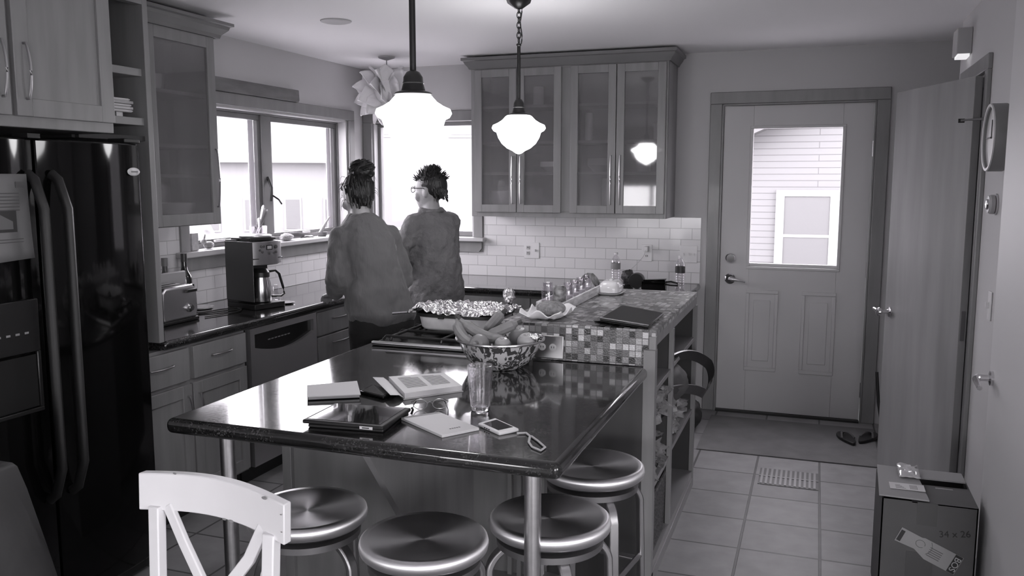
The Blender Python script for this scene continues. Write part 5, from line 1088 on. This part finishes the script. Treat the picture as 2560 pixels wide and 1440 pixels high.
def strands(b, MH, n, fn, r0=.0045):
    for k in range(n):
        pts, r = fn(k); b.tube([MH @ Vector(p) for p in pts], [r*(1-.75*i/(len(pts)-1)) for i in range(len(pts))], 5)
# ---- person A: hair in a high bun, loose sweatshirt
locA = (-2.185, 4.03, 0); rzA = 50; la = to_local(locA, R(rzA), -.085, .05)
A, MHA = person(dict(loc=locA, rz=rzA, neck=1.405, head=14, tilt=-14, hy=.045, lean=.0, hs=.96,
    label='woman seen from behind with a high hair bun, grey sweatshirt, working at the left counter',
    armL=[(-.135, .0, 1.30), la(-2.345, 3.875, 1.10), la(-2.47, 4.02, .982)], armR=[(.14, .0, 1.30), (.175, .04, 1.06), (.11, .27, 1.0)],
    handL=(la(-2.625, 4.13, .935)-la(-2.47, 4.02, .982), (0, 0, -1), (1, .2, 0), .4), handR=((-.6, .8, -.1), (0, 0, -1), (-1, 0, 0), .5),
    top=[(.835, .155, .13), (.85, .168, .14), (.90, .19, .155, -.01), (.98, .175, .155, -.01), (1.10, .152, .15, -.005), (1.22, .148, .15), (1.29, .15, .13), (1.34, .135, .105, .005), (1.375, .11, .085, .01), (1.41, .075, .068, .02), (1.425, .066, .062, .025)],
    sleeve=(.062, .066, .043), cuff=.9, topname='sweatshirt', topmat=mat('sweatshirt_grey', .12, .9, bump=.9, bscale=8, stretch=(1,1,.35), bdist=.05, sheen=.15), disp=.045, dsz=.12, smooth=7, fine=.005, fsz=.045))
b = MB(); b.sphere((0, -.012, .018), .1, 26, 18, (.80, 1.0, 1.06)); n1 = len(b.V)
b.V = [v if not (v.y > .035 and v.z < .045) else Vector((v.x*.86, .035-(v.z < -.0)*.02, v.z)) for v in b.V]
b.V = [Vector((v.x*(1-.25*max(0, -v.z-.02)/.07), v.y, max(v.z, -.096+.6*max(0, v.y+.04)))) for v in b.V]
b.xf(MHA)
vs = []
for j in range(14):
    th = PI*(j+.5)/14; vs.append([MHA @ (Vector((.016, -.055, .128))+Vector((math.sin(th)*math.cos(q)*.070, math.sin(th)*math.sin(q)*.066, math.cos(th)*.056))*(1+.14*math.sin(5*q+j*1.1))) for q in [2*PI*i/24 for i in range(24)]])
b.rings(vs)
def fA(k):
    if k < 110:      # swept up towards the bun
        q = random.uniform(-PI*.95, -PI*.05) if k % 3 else random.uniform(0, 2*PI); z0 = random.uniform(-.09, .02) if math.sin(q) < .1 else random.uniform(.03, .06)
        sq = 1-.38*max(0, -z0-.03)/.06; p0 = Vector((math.cos(q)*.076*sq, math.sin(q)*.092*sq-.008, z0)); p1 = Vector((math.cos(q)*.086, math.sin(q)*.104-.012, .05)); p2 = Vector((math.cos(q)*.035, -.03+math.sin(q)*.03, .115)); return [p0, p0.lerp(p1, .6), p1, p1.lerp(p2, .6)+Vector((0, 0, .015)), p2], .005
    if k < 170:      # bun loops
        q = random.uniform(0, 2*PI); c = Vector((.016, -.055, .128)); w = random.uniform(.6, 1.6); r_ = random.uniform(.056, .075); tl = random.uniform(-.8, .8)
        return [c+Vector((math.cos(q+t*w)*r_, math.sin(q+t*w)*r_*.95, 0))*math.cos(tl)+Vector((0, 0, .056*math.sin(tl+t*.25))) for t in (0, .4, .8, 1.2, 1.6)], .005
    q = random.uniform(0, 2*PI); c = Vector((math.cos(q)*.07, math.sin(q)*.09-.012, random.uniform(-.06, .12))); d = Vector((math.cos(q), math.sin(q), random.uniform(-.6, .4)))
    return [c, c+d*.02, c+d*.03+Vector((0, 0, -.012)), c+d*.034+Vector((0, 0, -.03))], .0014
strands(b, MHA, 215, fA); b.sharp = 60; b.build('hair', M_HAIR, A); lean_over(A, -.085, .05)
# ---- person B: short hair, glasses, rumpled shirt, arms crossed
locB = (-2.255, 4.845, 0); rzB = 72
B, MHB = person(dict(loc=locB, rz=rzB, neck=1.425, head=14, tilt=-2, hy=.02, lean=-.01, hs=1.0,
    label='woman with short dark hair and glasses, rumpled grey shirt, arms folded, looking out',
    armL=[(-.165, .01, 1.325), (-.24, .075, 1.10), (-.03, .24, 1.125)], armR=[(.165, .0, 1.33), (.22, .07, 1.10), (.02, .24, 1.16)],
    handL=((1, .15, .1), (0, -1, 0), (0, 0, 1), .5), handR=((-1, .1, -.1), (0, -1, 0), (0, 0, 1), .5),
    top=[(.80, .185, .15), (.815, .195, .17), (.88, .20, .178), (1.0, .18, .175, .005), (1.12, .165, .165, .005), (1.24, .16, .15), (1.32, .158, .12), (1.37, .14, .10, .0), (1.405, .09, .075, .01), (1.43, .068, .066, .015)],
    sleeve=(.066, .058, .048), cuff=.55, topname='shirt', topmat=mat('shirt_grey', .16, .8, bump=.7, bscale=28, bdist=.02, noise_amt=.12, noise_scale=14), disp=.03, dsz=.10, smooth=6, fine=.016, fsz=.035))
b = MB(); b.sphere((0, -.014, .025), .1, 26, 18, (.83, 1.02, 1.0))
b.V = [v if not (v.y > .03 and v.z < .055) else Vector((v.x*.88, .03, v.z)) for v in b.V]
b.V = [Vector((v.x*(.80 if (v.y > -.035 and v.z < .012) else 1), v.y, v.z)) for v in b.V]
b.V = [Vector((v.x*(1-.2*max(0, -v.z-.01)/.07), v.y, max(v.z, -.078+.7*max(0, v.y+.04)))) for v in b.V]; b.xf(MHB)
def fB(k):
    if k < 60:
        q = random.uniform(-PI*.86, -PI*.14); c = Vector((math.cos(q)*.078, math.sin(q)*.095-.012, random.uniform(-.065, .02))); d = Vector((math.cos(q)*.5, math.sin(q)*.5, -.8)); return [c+Vector((0, 0, .03)), c, c+d*.012, c+d*.02], .007
    th = random.uniform(.0, 1.25); q = random.uniform(0, 2*PI); nrm = Vector((math.sin(th)*math.cos(q), math.sin(th)*math.sin(q), math.cos(th))); c = Vector((nrm.x*.08, nrm.y*.098-.012, nrm.z*.098+.025))
    d = (nrm+Vector((random.uniform(-.6, .6), random.uniform(-.9, .2), random.uniform(-.1, .5)))).normalized(); L_ = random.uniform(.022, .042)
    return [c-nrm*.008, c+nrm*.004, c+d*L_*.6, c+d*L_], .0055
strands(b, MHB, 300, fB); b.sharp = 60; b.build('hair', M_HAIR, B)
b = MB(); q0 = [2*PI*i/18 for i in range(18)]
for s in (-1, 1):
    b.tube([MHB @ Vector((s*.033+.024*math.cos(q), .105-.004*abs(math.cos(q)), .004+.017*math.sin(q))) for q in q0], .0022, 6, closed=True)
    b.tube([MHB @ Vector(p) for p in ((s*.056, .100, .012), (s*.076, .06, .012), (s*.082, .0, .010), (s*.078, -.015, -.005))], .0025, 6)
b.tube([MHB @ Vector(p) for p in ((-.009, .106, .008), (0, .109, .010), (.009, .106, .008))], .0022, 6); b.build('glasses', M_BLK, B)
# ================================================================ contents of the open shelves
def lumpy(cx, cy, cz, a, c, h, seed, amp=.25, n=26, m_=16, fr=3.0):
    vs = []
    for j in range(m_):
        th = PI*(j+.5)/m_; row = []
        for i in range(n):
            q = 2*PI*i/n; d = Vector((math.sin(th)*math.cos(q), math.sin(th)*math.sin(q), math.cos(th))); k = 1+amp*noise.noise(d*fr+Vector((seed, 0, 0)))+amp*.6*noise.noise(d*fr*3+Vector((seed, 5, 0)))
            row.append(Vector((cx+d.x*a*k, cy+d.y*c*k, max(cz, cz+h/2+d.z*h/2*k))))
        vs.append(row)
    b = MB(); b.rings(vs); b.sharp = 70; return b
M_KNIT = mat('knitted_scarf', .16, .9, noise_amt=.4, noise_scale=25, bump=1, bscale=70)
tag(lumpy(-.64, 3.36, .40, .085, .11, .20, 1, .6, 40, 24, 4.5).build('folded_scarf', M_KNIT), 'lower knitted scarf bundled on the near middle shelf', 'scarf')
tag(lumpy(-.64, 3.44, .61, .08, .13, .16, 6, .6, 40, 24, 4.5).build('folded_scarf', mat('pale_scarf', .2, .9, noise_amt=.4, noise_scale=20, bump=1, bscale=60)), 'upper rumpled scarf heaped on the near middle shelf', 'scarf')
def basket(x0, x1, y0, y1, z0, z1, m, lab, nm='wicker_basket'):
    b = MB(); n = 48
    def ring(k, z, wob): return [Vector(((x0+x1)/2+(x1-x0)/2*k*math.copysign(abs(math.cos(q))**.25, math.cos(q))*(1+wob*math.sin(i*PI)), (y0+y1)/2+(y1-y0)/2*k*math.copysign(abs(math.sin(q))**.25, math.sin(q)), z)) for i, q in enumerate([2*PI*j/n for j in range(n)])]
    rows = 16; rs = []
    for r_ in range(rows*2+1):
        z = z0+(z1-z0)*r_/(rows*2); rs.append([v+((v-Vector(((x0+x1)/2, (y0+y1)/2, v.z))).normalized()*(.004*(1 if (r_ % 2) ^ (i//2 % 2) else -1))) for i, v in enumerate(ring(.96+.04*r_/(rows*2), z, 0))])
    rs.append(ring(.9, z1, 0)); rs.append(ring(.88, z0+.01, 0)); b.rings(rs); b.sharp = 80
    o = tag(b.build(nm, m), lab, 'basket'); b = MB(); b.tube([(v.x, v.y, z1+.004) for v in ring(.99, z1, 0)], .007, 6, closed=True); b.build('rim', m, o); return o
basket(-.93, -.568, 3.235, 3.615, .091, .34, mat('wicker', .09, .6, noise_amt=.6, noise_scale=50), 'dark woven basket on the near bottom shelf')
b = MB(); b.lathe([(.03, 0), (.07, .03), (.085, .06), (.08, .06), (.06, .03), (.003, .008)], (-.68, 3.40, .7905), seg=28); tag(b.build('glass_bowl', M_JAR), 'clear bowl on the near top shelf of the bar unit', 'bowl')
cyl_item('storage_jar', mat('jar_dim', .12, .3), -.70, 3.55, .7905, .04, .13, 'dim tall jar on the near top shelf of the bar unit', 'jar')
tag(lumpy(-.66, 3.92, .42, .10, .16, .22, 12, .55, 40, 24, 4).build('folded_scarf', mat('light_scarf', .24, .9, noise_amt=.5, noise_scale=16, bump=1, bscale=40)), 'rumpled pale scarf under the handbag on the far middle shelf', 'scarf')
HB = world_thing('handbag', (-.60, 4.05, .55), 'dark leather handbag with a wide looped strap on the far shelf', 'handbag')
lumpy(-.64, 3.98, .56, .10, .19, .17, 20, .12, fr=1.5).build('bag_body', mat('bag_leather', .08, .6, noise_amt=.3, noise_scale=8), HB)
def ribbon(pts, wdir, w_, th=.003):
    b = MB(); rs = []
    for i, p in enumerate(pts):
        tn = (pts[min(i+1, len(pts)-1)]-pts[max(i-1, 0)]).normalized(); s = Vector(wdir); n = tn.cross(s).normalized()
        rs.append([p+s*w_/2+n*th, p-s*w_/2+n*th, p-s*w_/2-n*th, p+s*w_/2-n*th])
    b.rings(rs); b.sharp = 40; return b
P = bez((-.60, 3.72, .80), (-.54, 4.0, .82), (-.47, 4.20, .70), 10)+bez((-.47, 4.20, .70), (-.44, 4.27, .62), (-.49, 4.22, .545), 8)[1:]+bez((-.49, 4.22, .545), (-.53, 4.05, .62), (-.59, 3.76, .66), 10)[1:]
ribbon(P, Vector((.5, .1, .87)).normalized(), .05, .004).build('strap', mat('strap_black', .012, .3), HB)
# ================================================================ by the door
b = MB(); b.box(-.62, .40, 5.02, 5.80, .001, .007); b.bev = .002; tag(b.build('door_mat', mat('mat_fabric', .17, .9, noise_amt=.15, noise_scale=6, bump=.3, bscale=200)), 'flat grey mat in front of the glazed back door', 'mat')
VT = world_thing('floor_vent', (-.083, 4.67, .001), 'slatted metal floor register set between the tiles', 'vent')
b = bx(-.235, .07, 4.535, 4.80, .0005, .003); b.build('vent_plate', mat('vent_metal', .12, .4, .5), VT)
b = MB()
for k in range(12): b.box(-.225+.0245*k, -.213+.0245*k, 4.545, 4.79, .003, .006)
b.box(-.235, .07, 4.66, 4.672, .003, .0062); b.build('slats', mat('vent_slat', .28, .4, .4), VT)
def sandal(x, y, rz, lab):
    t = thing('flip_flop', (x, y, .0075), rz, lab, 'sandal', 'dark flip-flops on the mat'); out = []
    for k in range(24):
        q = 2*PI*k/24; yy = math.sin(q)*.125; w_ = .045*(1-.18*math.sin(q*1)*-1-.25*max(0, -math.sin(q))) ; out.append((math.cos(q)*w_+.006*math.sin(q), yy))
    b = MB(); b.prism(out, 'z', 0, .018); b.bev = .004; b.build('sole', M_BLK, t)
    for s in (-1, 1):
        b = MB(); b.tube(bez((0, .075, .018), (s*.02, .04, .055), (s*.038, -.02, .018), 8), .007, 6, flat=.5); b.build('strap', mat('sandal_strap', .08, .6), t)
sandal(.235, 5.50, R(20), 'left flip-flop on the door mat'); sandal(.355, 5.55, R(-20), 'right flip-flop on the door mat, toe turned out')
b = lumpy(-.70, 5.45, .0075, .055, .13, .17, 31, .15, fr=2); tag(b.build('rubber_boot', mat('boot_black', .02, .6)), 'dark boot standing behind the end of the shelf unit by the door', 'boot')
MR = world_thing('magazine_rack', (.46, 5.62, 0), 'dark rack holding pale magazines behind the open wooden door', 'rack')
b = MB(); b.tube([(.40, 5.72, .40), (.415, 5.68, .22), (.45, 5.60, .01)], .010, 8); b.tube([(.60, 5.72, .40), (.60, 5.68, .22), (.60, 5.60, .01)], .010, 8); b.tube([(.45, 5.60, .01), (.60, 5.60, .01)], .009, 8); b.build('rack_frame', M_BLK, MR)
for k in range(4):
    tag(bx(.435+.004*k, .60, 5.63, 5.66, .04+.075*k, .11+.075*k, bev=.004).build('magazine', mat('magazine_pale', .45, .5)), ['lowest pale magazine in the dark rack', 'second lowest pale magazine in the dark rack', 'second highest pale magazine in the dark rack', 'highest pale magazine in the dark rack'][k], 'magazine', 'pale magazines in the rack')
# ================================================================ cardboard box
CB = world_thing('cardboard_box', (.43, 3.46, 0), 'open cardboard moving box with an airline tag at the right wall', 'box')
M_CARD = mat('cardboard', .075, .75, noise_amt=.12, noise_scale=5); M_CARDL = mat('cardboard_inside', .27, .75)
x0, x1, y0, y1, H = .272, .588, 3.29, 3.63, .44
b = MB()
for q in [(x0, x1, y0, y0+.005), (x0, x1, y1-.005, y1), (x0, x0+.005, y0, y1), (x1-.005, x1, y0, y1)]: b.box(q[0], q[1], q[2], q[3], .001, H)
b.box(x0, x1, y0, y1, .001, .006); b.build('carton', M_CARD, CB)
b = MB(); b.add([(x0-.012, y0-.01, H+.012), (x0+.155, y0-.012, H+.010), (x0+.135, y1-.04, H+.022), (x0+.0, y1-.02, H+.02)]+[(x0-.012, y0-.01, H+.017), (x0+.155, y0-.012, H+.015), (x0+.135, y1-.04, H+.027), (x0+.0, y1-.02, H+.025)], [(0,1,2,3), (4,7,6,5), (0,4,5,1), (1,5,6,2), (2,6,7,3), (3,7,4,0)]); f1 = b.build('left_flap', M_CARDL, CB)
bx(x0+.14, x1-.01, y1-.11, y1-.005, H+.012, H+.018).build('back_flap', M_CARDL, CB)
b = MB(); b.box(x0+.10, x1-.002, y0+.0, y0+.20, H-.004, H+.001); b.build('front_flap', M_CARD, CB)
bx(x1-.12, x1-.06, y0+.17, y0+.178, H+.001, H+.002).build('tape', mat('shiny_tape', .4, .15, coat=.5), CB)
sl = bx(x0+.03, x0+.15, y0+.06, y0+.13, H+.0205, H+.0215); sl.V = [Vector((v.x, v.y, v.z)) for v in sl.V]; sh = sl.build('shipping_label', M_PAPER, f1)
b = MB()
for k in range(4): b.box(x0+.05, x0+.085-.006*k, y0+.07+.011*k, y0+.074+.011*k, H+.0216, H+.022)
for k in range(6): b.box(x0+.10+.0045*k, x0+.102+.0045*k, y0+.07, y0+.115, H+.0216, H+.022)
b.build('label_print', mat('faded_ink', .22, .7), sh)
b = MB(); n = 10; rs = []
for i in range(n): rs.append([Vector((x0+.07+.075*j/6, y1-.16+.15*i/n, H+.03+.008*noise.noise(Vector((i*.7, j*.9, 2)))+.012*(i/n))) for j in range(7)])
b.rings(rs, close=False, cap=False); b.sharp = 20; tp = b.build('torn_tape', mat('clear_tape', .5, .08, coat=1), CB); so = tp.modifiers.new('thick', 'SOLIDIFY'); so.thickness = .0006
b = MB(); b.box(x0+.118, x0+.185, y0-.0012, y0, H-.085, H); b.box(x0+.09, x0+.18, y0-.0012, y0, 0.0, H-.19); b.build('packing_tape', mat('brown_tape', .05, .35), CB)
# airline tag on the front face (plane y = y0)
M_TAG = mat('tag_paper', .24, .6); M_TAGD = mat('tag_black', .015, .6)
tg = Matrix.Translation((x0+.165, y0-.0022, H-.175)) @ Matrix.Rotation(R(24), 4, 'Y')
b = MB(); b.prism([(-.115, -.028), (-.115, .03), (-.04, .03), (-.03, .034), (.11, .034), (.11, -.040), (.0, -.040), (-.045, -.022)], 'y', -.0008, .0008, m=tg); TG = b.build('luggage_tag', M_TAG, CB)
b = MB(); b.box(.082, .108, -.0016, -.0009, -.039, .033, m=tg); b.build('dark_band', M_TAGD, TG); b = MB(); b.box(-.112, -.098, -.0016, -.0009, -.022, .022, m=tg); b.build('dark_band', M_TAGD, TG)
b = MB()
for k in range(5): b.box(.0, .045, -.0015, -.0009, -.022+.008*k, -.019+.008*k, m=tg)
b.build('printed_lines', mat('faded_ink2', .1, .7), TG)
b = MB(); b.tube([tg @ Vector((-.035+.016*math.cos(q), -.0012, .006+.014*math.sin(q))) for q in [i*.4 for i in range(15)]], .0009, 5); b.tube([tg @ Vector((-.005+.012*math.sin(q*.5), -.0012, .03-.05*q/6)) for q in range(7)], .0009, 5); b.build('scribble', mat('faded_ink2', .1, .7), TG)
face = Matrix(((1, 0, 0, 0), (0, 0, 1, 0), (0, 1, 0, 0), (0, 0, 0, 1)))    # text plane onto x-z
face = Matrix.Rotation(PI/2, 4, 'X')
text('BOS', .031, mat('tag_white', .4, .6), TG, tg @ Matrix.Translation((.095, -.0020, -.003)) @ face @ Matrix.Rotation(-PI/2, 4, 'Z'), depth=.0003)
text('34 x 26', .034, mat('marker_ink', .01, .6), CB, Matrix.Translation((x0+.245, y0-.0010, H-.105)) @ Matrix.Rotation(R(-8), 4, 'Y') @ face, name='handwriting', depth=.0003)
# ================================================================ right wall things
CL = world_thing('wall_clock', (.66, 3.87, 1.63), 'round wall clock with thick rim seen nearly edge-on', 'clock')
rx = Matrix.Translation((.699, 3.885, 1.768)) @ Matrix.Rotation(-PI/2, 4, 'Y')
b = MB(); b.lathe([(.10, 0), (.128, .0), (.134, .01), (.134, .06), (.131, .066), (.122, .066), (.120, .055)], seg=56, m=rx, cap=False); b.sharp = 50; b.build('clock_case', mat('clock_case', .22, .4), CL)
b = MB(); b.lathe([(.133, .064), (.132, .069), (.122, .069), (.121, .064)], seg=56, m=rx, cap=False); b.build('bezel', mat('clock_bezel', .6, .4), CL)
b = MB(); b.lathe([(.002, .050), (.122, .050), (.122, .054), (.002, .054)], seg=48, m=rx); b.build('dial', mat('clock_dial', .5, .4), CL)
b = MB(); b.box(-.004, .07, -.003, .003, .055, .057, m=rx); b.box(-.003, .003, -.004, .1, .057, .059, m=rx); b.build('hands', M_BLK, CL)
TM = world_thing('thermostat', (.68, 4.03, 1.46), 'small round thermostat below the wall clock', 'thermostat')
rt = Matrix.Translation((.699, 4.0, 1.50)) @ Matrix.Rotation(-PI/2, 4, 'Y')
b = MB(); b.lathe([(.044, 0), (.044, .006), (.002, .007)], seg=36, m=rt); b.build('wall_plate', mat('plate_pale', .5, .5), TM)
b = MB(); b.lathe([(.036, .008), (.040, .010), (.040, .024), (.034, .032), (.002, .033)], seg=36, m=rt); b.build('dial', mat('thermo_dial', .4, .35), TM)
b = MB(); b.lathe([(.020, .032), (.022, .034), (.018, .040), (.002, .042)], seg=30, m=rt); b.build('knob', M_CHROME, TM)
o = tag(bx(.693, .699, 3.945, 4.005, 1.02, 1.14, bev=.002).build('light_switch', M_PLASTIC), 'white light switch plate on the right wall below the thermostat', 'switch')
bx(.680, .694, 3.970, 3.980, 1.07, 1.095).build('switch_toggle', M_PLASTIC, o)
KH = world_thing('key_hook', (.66, 4.30, 1.85), 'small metal hook hanging beside the wall clock', 'hook')
b = MB(); b.tube([(.698, 4.26, 1.865), (.66, 4.27, 1.866), (.61, 4.28, 1.864), (.585, 4.285, 1.862)], [.005, .006, .004, .007], 8); b.build('hook_arm', M_STEELD, KH); b = MB(); b.box(.575, .60, 4.28, 4.29, 1.852, 1.87); b.build('hook_tip', M_BLK, KH)
CX = world_thing('alarm_box', (.66, 5.02, 2.2), 'small wall-mounted alarm box with a bright underside near the ceiling', 'alarm')
b = MB(); b.prism([(4.90, 2.23), (5.06, 2.23), (5.06, 2.33), (5.04, 2.36), (4.90, 2.36)], 'x', .63, .699); b.bev = .004; b.build('housing', mat('housing_pale', .42, .5), CX)
b = MB(); b.prism([(.635, 4.90), (.69, 4.90), (.695, 5.04), (.64, 5.04)], 'z', 2.218, 2.231); b.build('lens', emit('underside_glow', .7, .5), CX)  # brightness of the box's underside put in as emission
# ================================================================ outdoors
tag(bx(-60, 40, -50, 70, -.9, -.8).build('ground', mat('outdoor_ground', .3, .9)), 'pale ground outside the windows', 'ground', kind='structure')
M_SIDE = brick_mat('siding', .135, .085, 50, .067, .004, .6, (0,2), var=0, bump=1, off=(200, 30.03))
M_HOUSE = mat('house_paint', .17, .8); M_ROOF = mat('roof_shingle', .125, .9); M_HW = mat('house_window', .10, .5); M_HT = mat('house_trim', .2, .7)
def house(loc, w_, d_, h_, rh, label, wins, rz=0, body=M_HOUSE):
    t = thing('neighbour_house', loc, rz, label, 'house'); bx(-w_/2, w_/2, 0, d_, -.8, h_).build('wall', body, t)
    b = MB(); b.prism([(-.4, h_), (d_+.4, h_), (d_/2, h_+rh)], 'x', -w_/2-.3, w_/2+.3); b.build('roof', M_ROOF, t)
    for (x, z, ww, hh) in wins:
        o = bx(x-ww/2-.08, x+ww/2+.08, -.04, .0, z-hh/2-.08, z+hh/2+.08).build('window_trim', M_HT, t); bx(x-ww/2, x+ww/2, -.06, -.035, z-hh/2, z+hh/2).build('window', M_HW, o)
    return t
SH = world_thing('siding_house', (0, 9.6, -.8), 'white clapboard house with a window right outside the back door', 'house')
b = bx(-.9, 7, 9.5, 14, -.8, 2.03); b.prism([(-.9, 2.03), (7, 2.03), (7, 3.9), (3.6, 3.9)], 'y', 9.5, 14); b.build('wall', M_SIDE, SH)
b = MB(); b.prism([(-1.3, 1.80), (-1.2, 1.83), (3.6, 3.95), (3.5, 4.2), (-1.32, 2.0)], 'y', 9.2, 14.2); b.build('roof', mat('soffit', .1, .7), SH)
b = MB()
for q in [(-.41, .22, 1.43, 1.495), (-.41, -.325, .3, 1.43), (.13, .22, .3, 1.43)]: b.box(q[0], q[1], 9.46, 9.5, q[2], q[3])
b.build('window_trim', mat('siding_trim', .25, .6), SH)
bx(-.33, .135, 9.47, 9.5, .3, 1.44).build('window_glass', mat('siding_glass', .105, .5), SH); bx(-.33, .135, 9.465, 9.49, 1.0, 1.03).build('sash_bar', mat('siding_trim', .25, .6), SH)
house((-22, 29, 0), 14, 8, 2.3, 3.0, 'pale house with a row of small windows beyond the left window', [(-6+1.6*k, .2, .55, 1.2) for k in range(8)], R(38))
house((-10.2, 24, 0), 7, 6, 4.4, 2.2, 'tall pale house beyond the corner window', [(-2.2, 3.6, 1.0, 1.3), (.2, 3.6, 1.0, 1.3), (2.4, 3.6, 1, 1.3), (-1.5, .8, 1.6, 1.2), (2, .8, 1.4, 1.2)], R(25))
FT = world_thing('fir_tree', (-6.6, 8.0, -.8), 'small pale fir tree outside the left window', 'tree')
b = MB()
for k in range(8): z = .15+.26*k; b.lathe([(.52*(1-k/8.6), z), (.16*(1-k/9), z+.22), (.02, z+.42)], (-6.6, 8.0, -.8), seg=12)
b.sharp = 20; b.build('foliage', mat('fir_pale', .14, .9, noise_amt=.5, noise_scale=8), FT)
b = MB(); b.lathe([(.05, 0), (.05, .3)], (-6.6, 8.0, -.8), seg=8); b.build('trunk', M_DK, FT)
# ================================================================ light
wd = bpy.data.worlds.new('overcast_sky'); SC.world = wd; wd.use_nodes = True
wn = wd.node_tree.nodes['Background']; wn.inputs[0].default_value = (1, .98, 1.01, 1); wn.inputs[1].default_value = 9.0
def portal(nm, loc, rot, sx, sy):
    l = bpy.data.lights.new(nm, 'AREA'); l.shape = 'RECTANGLE'; l.size = sx; l.size_y = sy; l.cycles.is_portal = True
    o = bpy.data.objects.new(nm, l); COL.objects.link(o); o.location = loc; o.rotation_euler = rot
portal('portal_window', (-3.52, 4.825, 1.62), (0, -PI/2, 0), .86, 1.8)
portal('portal_corner', (-2.86, 6.12, 1.6), (-PI/2, 0, 0), .86, .86)
portal('portal_door', (-.14, 6.03, 1.48), (-PI/2, 0, 0), .56, .93)
portal('portal_dining', (-2.225, -2.74, 1.025), (PI/2, 0, 0), 1.85, 1.05)
portal('portal_dining_tall', (1.65, -2.74, 1.3), (PI/2, 0, 0), 1.7, 2.0)
portal('portal_side', (2.74, 0, 1.5), (0, PI/2, 0), 1.2, 1.6)
